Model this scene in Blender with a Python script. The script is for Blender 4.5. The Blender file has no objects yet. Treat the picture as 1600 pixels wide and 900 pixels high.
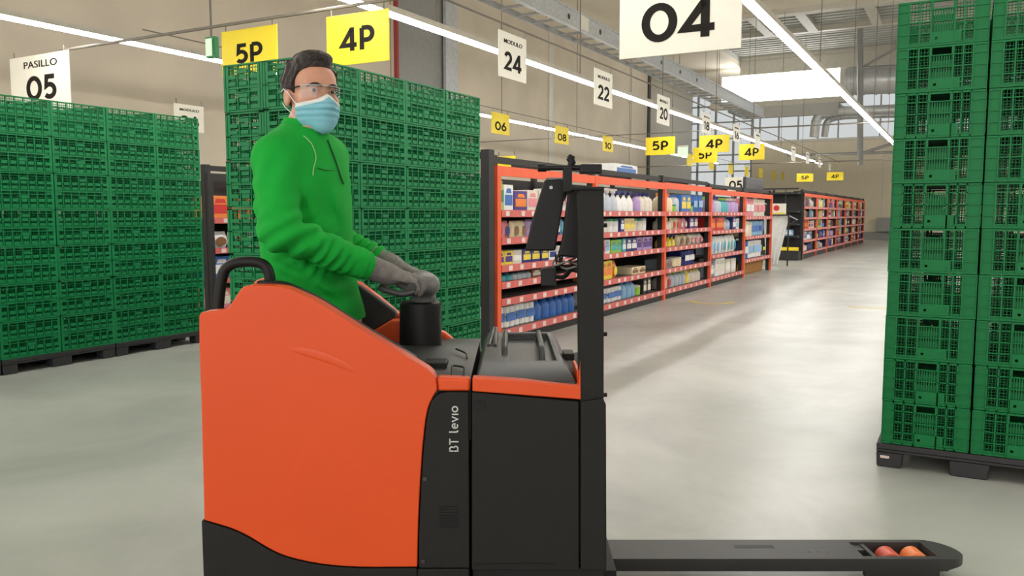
import bpy, math, random
import numpy as np
from math import sin, cos, pi, radians as R
from mathutils import Vector, Matrix

random.seed(7)
D = bpy.data
COL = bpy.context.scene.collection
SC = bpy.context.scene

# ------------------------------------------------------------------ camera, light, exposure
H = 1.25
F = 1280.0
PITCH = math.atan(115 / 1280)
cam_d = D.cameras.new('camera')
cam_d.lens = 28.8
cam_d.sensor_width = 36
cam_d.clip_end = 200
cam = D.objects.new('camera', cam_d)
cam.location = (0, 0, H)
cam.rotation_euler = (pi / 2 - PITCH, 0, 0)
COL.objects.link(cam)
SC.camera = cam
SC.view_settings.view_transform = 'Standard'
SC.view_settings.look = 'None'
SC.view_settings.gamma = 1
SC.view_settings.use_curve_mapping = False
SC.view_settings.exposure = 0.68
W_ = D.worlds.new('hall_daylight')
SC.world = W_
W_.use_nodes = True
bg = W_.node_tree.nodes['Background']
bg.inputs[0].default_value = (1.0, 0.98, 0.945, 1)
bg.inputs[1].default_value = 1.7
LED_POWER = 26.0
WINDOW_POWER = 6.0

# ------------------------------------------------------------------ frames of reference
TH = R(28.919)
A = Vector((sin(TH), cos(TH), 0))          # along the aisles
B = Vector((-cos(TH), sin(TH), 0))         # across the aisles, to the left
RZ_A = pi / 2 - TH                         # local x = A, local y = B
RZ_B = -TH                                 # local x = -B, local y = A


def P(t, s, z=0.0):
    v = A * t + B * s
    return Vector((v.x, v.y, z))


def ray(x, y):
    u = (x - 800) / F
    v = (450 - y) / F
    return Vector((u, cos(PITCH) + v * sin(PITCH), v * cos(PITCH) - sin(PITCH)))


def on(x, y, n, d):
    r = ray(x, y)
    c = Vector((0, 0, H))
    return c + r * ((d - c.dot(n)) / r.dot(n))


def W(x, y, Y):
    return on(x, y, Vector((0, 1, 0)), Y)


# ------------------------------------------------------------------ materials
def s2l(c):
    return tuple(((v / 255) / 12.92 if v / 255 <= 0.04045 else ((v / 255 + 0.055) / 1.055) ** 2.4) for v in c)


MATS = {}


def mat(name, rgb, rough=0.5, metal=0.0, var=0.06, scale=8.0, bump=0.0, bscale=60.0, coat=0.0, spec=0.5):
    if name in MATS:
        return MATS[name]
    m = D.materials.new(name)
    m.use_nodes = True
    nt = m.node_tree
    b = nt.nodes['Principled BSDF']
    c = s2l(rgb)
    tc = nt.nodes.new('ShaderNodeTexCoord')
    no = nt.nodes.new('ShaderNodeTexNoise')
    no.inputs['Scale'].default_value = scale
    no.inputs['Detail'].default_value = 4
    nt.links.new(tc.outputs['Object'], no.inputs['Vector'])
    rp = nt.nodes.new('ShaderNodeValToRGB')
    rp.color_ramp.elements[0].position = 0.3
    rp.color_ramp.elements[1].position = 0.7
    rp.color_ramp.elements[0].color = tuple(v * (1 - var) for v in c) + (1,)
    rp.color_ramp.elements[1].color = tuple(min(1, v * (1 + var)) for v in c) + (1,)
    nt.links.new(no.outputs['Fac'], rp.inputs['Fac'])
    nt.links.new(rp.outputs['Color'], b.inputs['Base Color'])
    b.inputs['Roughness'].default_value = rough
    b.inputs['Metallic'].default_value = metal
    b.inputs['Coat Weight'].default_value = coat
    b.inputs['Specular IOR Level'].default_value = spec
    if bump:
        n2 = nt.nodes.new('ShaderNodeTexNoise')
        n2.inputs['Scale'].default_value = bscale
        n2.inputs['Detail'].default_value = 3
        nt.links.new(tc.outputs['Object'], n2.inputs['Vector'])
        bp = nt.nodes.new('ShaderNodeBump')
        bp.inputs['Strength'].default_value = bump
        bp.inputs['Distance'].default_value = 0.01
        nt.links.new(n2.outputs['Fac'], bp.inputs['Height'])
        nt.links.new(bp.outputs['Normal'], b.inputs['Normal'])
    MATS[name] = m
    return m


def emis(name, rgb, power):
    m = D.materials.new(name)
    m.use_nodes = True
    nt = m.node_tree
    nt.nodes.clear()
    o = nt.nodes.new('ShaderNodeOutputMaterial')
    e = nt.nodes.new('ShaderNodeEmission')
    e.inputs[0].default_value = s2l(rgb) + (1,)
    e.inputs[1].default_value = power
    nt.links.new(e.outputs[0], o.inputs[0])
    MATS[name] = m
    return m


M_led = emis('led_diffuser', (255, 252, 246), LED_POWER)
M_win = emis('bright_daylight_pane', (255, 254, 250), WINDOW_POWER)
M_exit = emis('exit_light_panel', (215, 240, 200), 0.8)
M_wall = mat('concrete_wall_panel', (208, 197, 179), 0.85, var=0.07, scale=0.9, bump=0.15, bscale=12)
M_back = mat('beige_back_wall', (222, 211, 186), 0.85, var=0.03, scale=1.5)
M_ceil = mat('beige_ceiling', (222, 212, 195), 0.9, var=0.04, scale=0.6)
M_roof = mat('grey_roof_sheet', (186, 186, 180), 0.6, var=0.04, scale=2)
M_beam = mat('pale_painted_steel', (205, 200, 188), 0.5)
M_greyp = mat('grey_painted_steel', (150, 150, 148), 0.5)
M_galv = mat('galvanised_steel', (196, 199, 202), 0.45, 0.35, var=0.12, scale=14)
M_duct = mat('duct_aluminium', (214, 215, 216), 0.38, 0.5, var=0.08, scale=5)
M_dark = mat('dark_grey_steel', (52, 52, 52), 0.5)
M_glassgrid = emis('daylight_glazing', (218, 222, 222), 0.55)
M_wire = mat('thin_grey_cable', (120, 113, 102), 0.6)
M_green = mat('green_crate_plastic', (14, 116, 66), 0.45, var=0.06, scale=5, spec=0.3)
M_green2 = mat('green_crate_plastic_glossy', (13, 110, 58), 0.45, var=0.05, scale=5, spec=0.22)
M_pallet = mat('black_pallet_plastic', (38, 38, 40), 0.6, var=0.1, scale=12)
M_orange = mat('orange_truck_paint', (222, 78, 22), 0.42, var=0.02, scale=3, coat=0.05, spec=0.4)
M_truckblack = mat('black_textured_truck_steel', (27, 27, 26), 0.6, var=0.08, scale=30, bump=0.12, bscale=350, spec=0.3)
M_trim = mat('dark_grey_moulded_plastic', (54, 55, 56), 0.42, var=0.08, scale=10)
M_tiller = mat('mid_grey_handle_plastic', (112, 112, 112), 0.42, var=0.06, scale=18)
M_blackp = mat('black_device_plastic', (19, 19, 20), 0.5, spec=0.3)
M_rackor = mat('orange_rack_paint', (232, 92, 50), 0.5, var=0.04)
M_shelf = mat('dark_shelf_board', (92, 84, 80), 0.6)
M_strip = mat('red_price_strip', (205, 100, 95), 0.45, var=0.1, scale=30)
M_tag = mat('white_price_tag', (225, 205, 200), 0.5)
M_blackr = mat('black_rack_steel', (34, 32, 32), 0.6)
M_yellow = mat('yellow_sign_board', (240, 214, 38), 0.5, var=0.02)
M_white = mat('white_sign_board', (232, 228, 214), 0.5, var=0.02)
M_ink = mat('black_sign_lettering', (32, 29, 25), 0.7, spec=0.15)
M_letter = mat('light_grey_lettering', (200, 200, 198), 0.5)
M_roller = mat('red_polyurethane_roller', (205, 84, 62), 0.45)
M_rollero = mat('orange_polyurethane_roller', (236, 128, 62), 0.45)
M_skin = mat('skin', (205, 150, 125), 0.5, var=0.06, scale=30)
M_hair = mat('dark_brown_hair', (36, 27, 23), 0.55, var=0.35, scale=60, bump=0.8, bscale=90)
M_sweat = mat('bright_green_knit', (24, 164, 58), 0.85, var=0.07, scale=9, bump=0.25, bscale=300, spec=0.2)
M_seam = mat('pale_green_piping', (150, 205, 140), 0.7)
M_zip = mat('dark_green_zip', (16, 60, 30), 0.6)
M_trou = mat('dark_grey_trousers', (58, 54, 58), 0.8)
M_glove = mat('grey_work_glove', (122, 118, 116), 0.7, var=0.18, scale=40, bump=0.5, bscale=200)
M_glovep = mat('dark_glove_palm', (52, 50, 50), 0.6)
M_mask = mat('light_blue_mask', (128, 190, 208), 0.8, var=0.03, scale=20, bump=0.1, bscale=200)
M_maskw = mat('white_mask_edge', (222, 228, 228), 0.8)
M_eye = mat('eye_white', (190, 172, 162), 0.4)
M_iris = mat('dark_iris', (26, 18, 14), 0.35, spec=0.3)
M_shoe = mat('black_shoe_leather', (25, 25, 26), 0.4)
M_tape = mat('yellow_floor_tape', (214, 190, 96), 0.6)


def glassy(name, tint, fac):
    m = D.materials.new(name)
    m.use_nodes = True
    nt = m.node_tree
    nt.nodes.clear()
    o = nt.nodes.new('ShaderNodeOutputMaterial')
    t = nt.nodes.new('ShaderNodeBsdfTransparent')
    g = nt.nodes.new('ShaderNodeBsdfGlossy')
    t.inputs[0].default_value = tint + (1,)
    g.inputs['Roughness'].default_value = 0.08
    mx = nt.nodes.new('ShaderNodeMixShader')
    mx.inputs[0].default_value = fac
    nt.links.new(t.outputs[0], mx.inputs[1])
    nt.links.new(g.outputs[0], mx.inputs[2])
    nt.links.new(mx.outputs[0], o.inputs[0])
    MATS[name] = m
    return m


M_lens = glassy('clear_safety_lens', (0.95, 0.96, 0.96), 0.035)
M_film = glassy('clear_film', (0.9, 0.92, 0.95), 0.12)


def floor_material():
    m = D.materials.new('polished_concrete_floor')
    m.use_nodes = True
    nt = m.node_tree
    b = nt.nodes['Principled BSDF']
    tc = nt.nodes.new('ShaderNodeTexCoord')
    n1 = nt.nodes.new('ShaderNodeTexNoise')
    n1.inputs['Scale'].default_value = 0.9
    n1.inputs['Detail'].default_value = 8
    n1.inputs['Roughness'].default_value = 0.62
    n1.inputs['Distortion'].default_value = 0.6
    nt.links.new(tc.outputs['Object'], n1.inputs['Vector'])
    rp = nt.nodes.new('ShaderNodeValToRGB')
    e = rp.color_ramp.elements
    e[0].position = 0.3
    e[0].color = s2l((146, 149, 143)) + (1,)
    e[1].position = 0.72
    e[1].color = s2l((182, 184, 178)) + (1,)
    nt.links.new(n1.outputs['Fac'], rp.inputs['Fac'])
    nt.links.new(rp.outputs['Color'], b.inputs['Base Color'])
    n2 = nt.nodes.new('ShaderNodeTexNoise')
    n2.inputs['Scale'].default_value = 3.0
    n2.inputs['Detail'].default_value = 6
    nt.links.new(tc.outputs['Object'], n2.inputs['Vector'])
    mr = nt.nodes.new('ShaderNodeMapRange')
    mr.inputs['To Min'].default_value = 0.24
    mr.inputs['To Max'].default_value = 0.42
    nt.links.new(n2.outputs['Fac'], mr.inputs['Value'])
    nt.links.new(mr.outputs['Result'], b.inputs['Roughness'])
    b.inputs['Specular IOR Level'].default_value = 0.6
    MATS['floor'] = m
    return m


M_floor = floor_material()


# ------------------------------------------------------------------ mesh kit
class G:
    def __init__(s):
        s.v = []
        s.f = []
        s.m = []

    def add(s, vs, fs, mi=0):
        n = len(s.v)
        s.v += [tuple(q) for q in vs]
        s.f += [tuple(i + n for i in q) for q in fs]
        s.m += [mi] * len(fs)
        return s

    def box(s, x0, x1, y0, y1, z0, z1, mi=0):
        if x0 > x1: x0, x1 = x1, x0
        if y0 > y1: y0, y1 = y1, y0
        if z0 > z1: z0, z1 = z1, z0
        v = [(x0, y0, z0), (x1, y0, z0), (x1, y1, z0), (x0, y1, z0), (x0, y0, z1), (x1, y0, z1), (x1, y1, z1), (x0, y1, z1)]
        return s.add(v, [(0, 3, 2, 1), (4, 5, 6, 7), (0, 1, 5, 4), (1, 2, 6, 5), (2, 3, 7, 6), (3, 0, 4, 7)], mi)

    def tube(s, pts, r, n=8, mi=0, closed=False):
        pts = [Vector(p) for p in pts]
        rs = r if isinstance(r, (list, tuple)) else [r] * len(pts)
        rings = []
        prev = None
        L = len(pts)
        for i, p in enumerate(pts):
            if closed:
                d = pts[(i + 1) % L] - pts[i - 1]
            else:
                d = pts[min(i + 1, L - 1)] - pts[max(i - 1, 0)]
            d.normalize()
            if prev is None:
                a = d.orthogonal().normalized()
            else:
                a = (prev - d * prev.dot(d)).normalized()
            prev = a
            b = d.cross(a)
            rings.append([p + (a * cos(2 * pi * k / n) + b * sin(2 * pi * k / n)) * rs[i] for k in range(n)])
        vs = [q for g in rings for q in g]
        fs = []
        for i in range(L if closed else L - 1):
            j = (i + 1) % L
            for k in range(n):
                k2 = (k + 1) % n
                fs.append((i * n + k, i * n + k2, j * n + k2, j * n + k))
        if not closed:
            fs.append(tuple(range(n - 1, -1, -1)))
            fs.append(tuple((L - 1) * n + k for k in range(n)))
        return s.add(vs, fs, mi)

    def lathe(s, prof, c=(0, 0, 0), n=16, sx=1.0, sy=1.0, mi=0):
        vs = []
        for r, z in prof:
            for k in range(n):
                a = 2 * pi * k / n
                vs.append((c[0] + r * cos(a) * sx, c[1] + r * sin(a) * sy, c[2] + z))
        fs = []
        for i in range(len(prof) - 1):
            for k in range(n):
                k2 = (k + 1) % n
                fs.append((i * n + k, i * n + k2, (i + 1) * n + k2, (i + 1) * n + k))
        fs.append(tuple(range(n - 1, -1, -1)))
        fs.append(tuple((len(prof) - 1) * n + k for k in range(n)))
        return s.add(vs, fs, mi)

    def prism(s, poly, y0, y1, mi=0):
        """poly: list of (x, z); extruded along y"""
        n = len(poly)
        a = sum(poly[i][0] * poly[(i + 1) % n][1] - poly[(i + 1) % n][0] * poly[i][1] for i in range(n))
        if a < 0: poly = poly[::-1]
        vs = [(x, y0, z) for x, z in poly] + [(x, y1, z) for x, z in poly]
        fs = [tuple(range(n)), tuple(range(2 * n - 1, n - 1, -1))]
        for i in range(n):
            j = (i + 1) % n
            fs.append((j, i, i + n, j + n))
        return s.add(vs, fs, mi)

    def build(s, name, mats, parent=None, smooth=False, bevel=0.0, seg=2, off=None):
        me = D.meshes.new(name)
        vs = s.v if off is None else [(a - off[0], b - off[1], c - off[2]) for a, b, c in s.v]
        me.from_pydata(vs, [], s.f)
        if not isinstance(mats, (list, tuple)): mats = [mats]
        for m in mats: me.materials.append(m)
        if len(mats) > 1: me.polygons.foreach_set('material_index', s.m)
        if smooth or bevel: me.polygons.foreach_set('use_smooth', [True] * len(me.polygons))
        me.update()
        o = D.objects.new(name, me)
        COL.objects.link(o)
        if parent is not None: o.parent = parent
        if smooth and not bevel:
            me.set_sharp_from_angle(angle=R(40))
        if bevel:
            b = o.modifiers.new('bevel', 'BEVEL')
            b.width = bevel
            b.segments = seg
            b.limit_method = 'ANGLE'
            b.angle_limit = R(35)
            b.harden_normals = True
            me.set_sharp_from_angle(angle=R(35))
        return o


def tag(o, label, cat, group=None, kind=None):
    o['label'] = label
    o['category'] = cat
    if group: o['group'] = group
    if kind: o['kind'] = kind
    return o


def empty(name, loc=(0, 0, 0), rz=0.0):
    o = D.objects.new(name, None)
    o.empty_display_size = 0.1
    o.location = loc
    o.rotation_euler = (0, 0, rz)
    COL.objects.link(o)
    return o


def struct(o, label=None):
    o['kind'] = 'structure'
    return o


def dup(o, loc=None, rz=None, parent=None, scale=None):
    c = o.copy()
    COL.objects.link(c)
    if parent is not None: c.parent = parent
    if loc is not None: c.location = loc
    if rz is not None: c.rotation_euler = (0, 0, rz)
    if scale is not None: c.scale = scale
    for ch in list(o.children): dup(ch, parent=c)
    return c


ORD = ['first', 'second', 'third', 'fourth', 'fifth', 'sixth', 'seventh', 'eighth', 'ninth', 'tenth', 'eleventh',
       'twelfth', 'thirteenth', 'fourteenth', 'fifteenth', 'sixteenth', 'seventeenth', 'eighteenth', 'nineteenth', 'twentieth']


def text_mesh(txt, height, width, material, name, parent, loc, rot=(pi / 2, 0, 0), bold=0.0):
    """text built as a thin solid, cap height and overall width given; centred on loc"""
    cu = D.curves.new('tmp', 'FONT')
    cu.body = txt
    cu.size = 1.0
    cu.offset = bold
    cu.extrude = 0.0
    cu.resolution_u = 4
    o = D.objects.new('tmp', cu)
    COL.objects.link(o)
    dg = bpy.context.evaluated_depsgraph_get()
    me = D.meshes.new_from_object(o.evaluated_get(dg))
    D.objects.remove(o)
    xs = [v.co.x for v in me.vertices]
    ys = [v.co.y for v in me.vertices]
    cx, cy = (min(xs) + max(xs)) / 2, (min(ys) + max(ys)) / 2
    sx = width / (max(xs) - min(xs))
    sy = height / (max(ys) - min(ys))
    for v in me.vertices:
        v.co = Vector(((v.co.x - cx) * sx, (v.co.y - cy) * sy, 0))
    me.materials.clear()
    me.materials.append(material)
    ob = D.objects.new(name, me)
    COL.objects.link(ob)
    ob.parent = parent
    ob.location = loc
    ob.rotation_euler = rot
    so = ob.modifiers.new('thick', 'SOLIDIFY')
    so.thickness = 0.003
    so.offset = 0
    return ob


def _arc(cx, cy, rx, ry, a0, a1, n=12):
    return [(cx + rx * cos(R(a0 + (a1 - a0) * i / n)), cy + ry * sin(R(a0 + (a1 - a0) * i / n))) for i in range(n + 1)]


GLY = {
    '0': (.80, [(True, _arc(.40, .5, .32, .42, 90, 450, 28)[:-1])]),
    '1': (.40, [(False, [(.05, .80), (.24, .94), (.24, 0)])]),
    '2': (.66, [(False, _arc(.32, .68, .24, .24, 165, -35, 14) + [(.08, .085), (.62, .085)])]),
    '4': (.78, [(False, [(.53, .92), (.08, .25), (.76, .25)]), (False, [(.55, 1.0), (.55, 0)])]),
    '5': (.68, [(False, [(.58, .92), (.18, .92), (.14, .53)] + _arc(.31, .34, .27, .255, 110, -140, 16))]),
    '6': (.70, [(True, _arc(.35, .33, .27, .25, 90, 450, 24)[:-1]), (False, [(.46, 1.0), (.14, .50)])]),
    '8': (.70, [(True, _arc(.35, .29, .28, .215, 90, 450, 22)[:-1]), (True, _arc(.35, .73, .235, .185, 90, 450, 22)[:-1])]),
    'P': (.68, [(False, [(.12, 0), (.12, .92)]), (False, [(.12, .92), (.34, .92)] + _arc(.36, .66, .24, .26, 90, -90, 12) + [(.12, .40)])]),
    'B': (.68, [(False, [(.10, .92), (.34, .92)] + _arc(.34, .71, .2, .21, 90, -90, 10) + [(.12, .5)]), (False, [(.12, .5), (.36, .5)] + _arc(.38, .29, .22, .21, 90, -90, 10) + [(.10, .08)]), (False, [(.12, 0), (.12, 1)])]),
    'T': (.62, [(False, [(.0, .92), (.60, .92)]), (False, [(.30, .92), (.30, 0)])]),
    'l': (.30, [(False, [(.08, 1.0), (.08, .2), (.14, .08), (.26, .08)])]),
    'e': (.62, [(False, [(.06, .38), (.54, .38)] + _arc(.31, .36, .24, .28, 0, 310, 20))]),
    'v': (.58, [(False, [(.03, .68), (.28, .06), (.53, .68)])]),
    'i': (.20, [(False, [(.10, .68), (.10, 0)])]),
    'o': (.66, [(True, _arc(.33, .35, .26, .28, 90, 450, 22)[:-1])]),
    ' ': (.40, []),
}


def stroke_text(txt, height, width, material, name, parent, loc, rot=(0, 0, 0), wt=.16, gap=.10):
    """sans lettering built from solid strokes in the local x-z plane, centred on loc"""
    g = G()
    x0 = 0.0
    total = sum(GLY[c][0] + gap for c in txt) - gap
    kx = width / total
    for c in txt:
        wd, strokes = GLY[c]
        for closed, pts in strokes:
            P2 = [Vector((x0 + x, z)) for x, z in pts]
            n = len(P2)
            lo, hi = [], []
            for i in range(n):
                if closed: d0, d1 = (P2[i] - P2[i - 1]).normalized(), (P2[(i + 1) % n] - P2[i]).normalized()
                else:
                    d0 = (P2[i] - P2[i - 1]).normalized() if i else (P2[1] - P2[0]).normalized()
                    d1 = (P2[i + 1] - P2[i]).normalized() if i < n - 1 else d0
                m = (d0 + d1)
                m = m.normalized() if m.length > 1e-4 else d0
                nr = Vector((-m.y, m.x))
                k = min(1.9, 1 / max(.3, m.dot(d0)))
                lo.append(P2[i] - nr * wt / 2 * k); hi.append(P2[i] + nr * wt / 2 * k)
            q = [((p.x - total / 2) * kx, (p.y - .5) * height) for p in lo + hi]
            vs = [(x, -.0012, z) for x, z in q] + [(x, .0012, z) for x, z in q]
            fs = []
            for i in range(n if closed else n - 1):
                j = (i + 1) % n
                fs += [(i, j, n + j, n + i), (2 * n + i, 3 * n + i, 3 * n + j, 2 * n + j), (i, 2 * n + i, 2 * n + j, j), (n + i, n + j, 3 * n + j, 3 * n + i)]
            g.add(vs, fs)
        x0 += wd + gap
    o = g.build(name, material, parent)
    o.location = loc; o.rotation_euler = rot
    return o


# ------------------------------------------------------------------ the hall
S_WALL = 13.2
T_BACK = 46.0
Z_CEIL = 7.85
g = G(); g.box(-12, T_BACK + 1, -14, S_WALL + 1.5, -0.1, 0)
o = g.build('floor', M_floor); o.rotation_euler.z = RZ_A; struct(o)

# left wall of concrete panels with joints, up to the grey end section
T_END = 36.9
g = G()
g.box(-12, 17.75, S_WALL, S_WALL + 0.3, 0, Z_CEIL + 1)
g.box(20.4, T_END, S_WALL, S_WALL + 0.3, 0, Z_CEIL + 1)
g.box(17.75, 20.4, S_WALL + 0.06, S_WALL + 0.3, 0, Z_CEIL + 1, 1)
for t in (-4, 1.5, 7, 12.4):
    g.box(t - 0.012, t + 0.012, S_WALL - 0.004, S_WALL, 0, Z_CEIL, 0)
g.box(26.55, 26.85, S_WALL - 0.05, S_WALL, 0, Z_CEIL, 3)
g.box(34.6, 34.8, S_WALL - 0.05, S_WALL, 0, Z_CEIL, 3)
o = g.build('wall_left', [M_wall, M_greyp, M_dark, M_beam]); o.rotation_euler.z = RZ_A; struct(o)
g = G()
g.box(19.85, 20.45, S_WALL - 0.1, S_WALL - 0.002, 0, Z_CEIL)
o = g.build('trim_1', M_galv); o.rotation_euler.z = RZ_A; struct(o)
g = G(); g.box(17.55, 17.63, S_WALL - 0.1, S_WALL - 0.002, 0, Z_CEIL)
o = g.build('trim_2', mat('dull_red_pipe', (160, 62, 62), 0.5)); o.rotation_euler.z = RZ_A; struct(o)
g = G()
g.box(T_END, T_END + 0.3, S_WALL - 0.06, S_WALL + 0.3, 0, Z_CEIL)
g.box(T_END + 0.3, T_BACK + 1, S_WALL + 0.6, S_WALL + 0.8, 0, Z_CEIL + 1, 1)
o = g.build('trim_3', [M_dark, M_beam]); o.rotation_euler.z = RZ_A; struct(o)

# back wall: beige lower wall, glazed band above
g = G(); g.box(T_BACK, T_BACK + 0.3, -14, 10.4, 0, 5.15)
g.box(T_BACK - 0.06, T_BACK, -14, 10.4, 5.08, 5.22, 1)
for s_ in (-3, 0.4, 3.8, 7.2): g.box(T_BACK - 0.01, T_BACK, s_ - 0.02, s_ + 0.02, 0, 5.08, 1)
o = g.build('wall_back', [M_back, M_beam]); o.rotation_euler.z = RZ_A; struct(o)
g = G(); g.box(T_BACK - 0.04, T_BACK - 0.002, -14, 10.4, 0, 0.35)
o = g.build('baseboard_back', M_greyp); o.rotation_euler.z = RZ_A; struct(o)
w = empty('window_1', P(T_BACK, 0), RZ_A); struct(w)
g = G(); g.box(0.12, 0.2, -14, 10.4, 5.15, Z_CEIL + 1.5); g.box(0.12, 0.2, 10.4, 14.0, 0, Z_CEIL + 1.5)
g.build('window_pane', M_glassgrid, w)
g = G()
for i in range(25): g.box(0.0, 0.12, -14 + i * 1.0, -13.93 + i * 1.0, 5.15, Z_CEIL + 1.5)
for z in (5.9, 6.7, 7.5): g.box(0.0, 0.12, -14, 10.4, z, z + 0.07)
for s_ in (10.4, 11.4, 12.4, 13.4): g.box(-0.02, 0.12, s_, s_ + 0.1, 0, Z_CEIL + 1.5)
for i in range(8): g.box(-0.02, 0.12, 10.4, 14, 0.9 * i + 0.9, 0.9 * i + 0.97)
g.build('window_frame', M_greyp, w)

# ceiling with the raised bay on the right
T_O0, S_O = 28.3, 9.2
ZR = Z_CEIL + 0.45
g = G()
g.box(-12, T_O0, -14, S_WALL + 0.3, Z_CEIL, Z_CEIL + 0.2)
g.box(T_O0, T_BACK + 1, S_O, S_WALL + 1.2, Z_CEIL, Z_CEIL + 0.2)
o = g.build('ceiling', M_ceil); o.rotation_euler.z = RZ_A; struct(o)
g = G()
g.box(T_O0, T_BACK + 0.5, -14, S_O, ZR, ZR + 0.2)
for i in range(40):
    t = T_O0 + 0.2 + i * 0.44
    g.box(t, t + 0.14, -14, S_O, ZR - 0.05, ZR)
g.box(T_O0 - 0.1, T_O0, -14, S_O, Z_CEIL + 0.2, ZR)
g.box(T_O0, T_BACK, S_O, S_O + 0.1, Z_CEIL + 0.2, ZR)
o = g.build('ceiling_raised', M_roof); o.rotation_euler.z = RZ_A; struct(o)
g = G()
g.box(T_O0 - 0.3, T_O0 + 0.1, -14, S_O, Z_CEIL - 0.16, Z_CEIL - 0.001)
o = g.build('trim_4', M_beam); o.rotation_euler.z = RZ_A; struct(o)
for i, (x_, y_) in enumerate(((1190, 40), (1268, 40), (1370, 28))):
    s_ = on(x_, y_, Vector((0, 0, 1)), ZR - .3).dot(B)
    g = G()
    g.box(T_O0 + 0.3, T_O0 + 4.2, s_, s_ + 0.1, ZR - .3, ZR - .05)
    g.box(T_O0 + 0.3, T_O0 + 4.2, s_ - 0.12, s_ + 0.22, ZR - .35, ZR - .3)
    o = g.build('trim_%d' % (5 + i), M_beam); o.rotation_euler.z = RZ_A; struct(o)
t_ = on(1290, 46, Vector((0, 0, 1)), ZR - .2).dot(A)
g = G()
g.box(t_, t_ + .3, -14, S_O, ZR - .22, ZR - 0.05)
o = g.build('trim_8', M_beam); o.rotation_euler.z = RZ_A; struct(o)

# bulkhead carrying the bright window
w = empty('window_2', P(38.0, 0), RZ_A); struct(w)
zt = on(1230, 113, A, 38.0).z; zb = on(1230, 156, A, 38.0).z
sl = on(1128, 150, A, 38.0).dot(B); sr = on(1312, 140, A, 38.0).dot(B)
g = G(); g.box(0, 0.05, sr, sl, zb, zt); g.build('window_pane', M_win, w)
g = G()
g.box(-0.1, 0.3, -14, S_O, zt, ZR)
g.box(-0.16, 0.3, -14, S_O, ZR - .2, ZR - .06)
g.box(-0.05, 0.3, sl, sl + 0.5, zb - 0.2, zt)
g.box(-0.05, 0.3, sr - 0.25, sr, zb - 0.2, zt)
g.box(-0.15, 0.35, sr - 0.25, sl + 0.5, zb - 0.25, zb)
g.build('window_frame', M_beam, w)
g = G(); g.box(0.3, 2.8, sr, sl - 0.2, zb - 0.36, zb - 0.25)
g.box(-0.25, 0.0, sr, sl - 1.0, zb - 0.75, zb - 0.25)
g.build('window_sill', M_roof, w)

# wall on the far right, behind the crates
g = G(); g.box(-12, T_BACK, -14.3, -14, 0, Z_CEIL + 1.5)
o = g.build('wall_right', M_wall); o.rotation_euler.z = RZ_A; struct(o)

# ------------------------------------------------------------------ led strips
ZL = 3.35
strips = [((1280, 111), 3, 30.0, 'LED strip crossing the daylight window and ending behind the right crates'),
          ((1000, 158), -2, 36.5, 'longest bright LED strip, passing just behind the white module 24 sign'),
          ((900, 210), -2, 34.0, 'LED strip running behind the small yellow number signs'),
          ((900, 250), -2, 34.0, 'lowest LED strip, farthest left, close along the concrete wall')]
for (px, t0, t1, lab) in strips + [(-1.9, 2, 44, 'LED strip far right, outside the picture behind the right crates'), (-5.6, 2, 44, 'LED strip over the outermost right aisle, outside the picture')]:
    s_ = on(px[0], px[1], Vector((0, 0, 1)), ZL).dot(B) if isinstance(px, tuple) else px
    r = empty('led_strip_light', P(t0, s_, ZL), RZ_A)
    tag(r, lab, 'light', 'long LED strip lights under the ceiling')
    L = t1 - t0
    g = G(); g.box(0, L, -0.05, 0.05, 0.016, 0.08)
    g.build('housing', M_beam, r)
    g = G(); g.box(0, L, -0.042, 0.042, -0.016, 0.016)
    g.build('diffuser', M_led, r)
    for k in range(int(L // 4)):
        g = G(); g.box(2 + 4 * k - 0.006, 2 + 4 * k + 0.006, -0.006, 0.006, 0.09, 4.4)
        g.build('suspension_rod', M_wire, r)

# ------------------------------------------------------------------ cable tray
ZT = 4.75
pz = on(960, 75, Vector((0, 0, 1)), ZT); sT = pz.dot(B)
r = empty('cable_tray', P(8, sT, ZT), RZ_A)
tag(r, 'galvanised cable tray with ladder rungs running away under the ceiling', 'cable tray')
g = G(); g.box(0, 23, -0.02, 0.02, 0, 0.34)
g.box(0, 23, -0.07, -0.02, 0, 0.03); g.box(0, 23, -0.05, -0.02, 0.31, 0.34)
g.build('side_rail', M_galv, r)
g = G()
for k in range(38): g.box(0.3 + 0.6 * k, 0.34 + 0.6 * k, 0.02, 0.5, 0.0, 0.04)
g.box(0, 23, 0.5, 0.53, 0, 0.1)
g.build('rung', M_greyp, r)
for t in (6.2, 7.7, 9.8, 11.5, 13.0, 14.5):
    g = G(); g.tube([(t, -0.024, 0.17), (t, -0.03, 0.17)], 0.05, 12)
    g.build('hole_shade', M_dark, r)  # dark discs stand in for the shade inside the rail's open holes
g = G(); g.box(6.75, 7.1, -0.03, -0.024, 0.02, 0.32); g.build('white_plate', M_white, r)
for k in range(6):
    g = G(); g.tube([(1.8 + 4 * k, 0.25, 0.1), (1.8 + 4 * k, 0.25, 3.05)], 0.008, 5)
    g.build('suspension_rod', M_wire, r)

# ------------------------------------------------------------------ ducts and services on the back right
def duct(path, rad, label, n=14, name='air_duct', m=M_duct, rings=0):
    base = Vector(path[0])
    r = empty(name, base)
    tag(r, label, 'duct')
    g = G(); g.tube([Vector(p) - base for p in path], rad, n)
    g.build('duct_body', m, r, smooth=True)
    if rings:
        g = G()
        for i in range(rings):
            f = (i + 0.5) / rings * (len(path) - 1)
            k = min(int(f), len(path) - 2)
            a = Vector(path[k]); b = Vector(path[k + 1]); q = a.lerp(b, f - k) - base
            d = (b - a).normalized() * 0.03
            g.tube([q - d, q + d], rad * 1.05, n)
        g.build('flange', M_galv, r, smooth=True)
    return r


def wa(x, y, t): return on(x, y, A, t)


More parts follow.
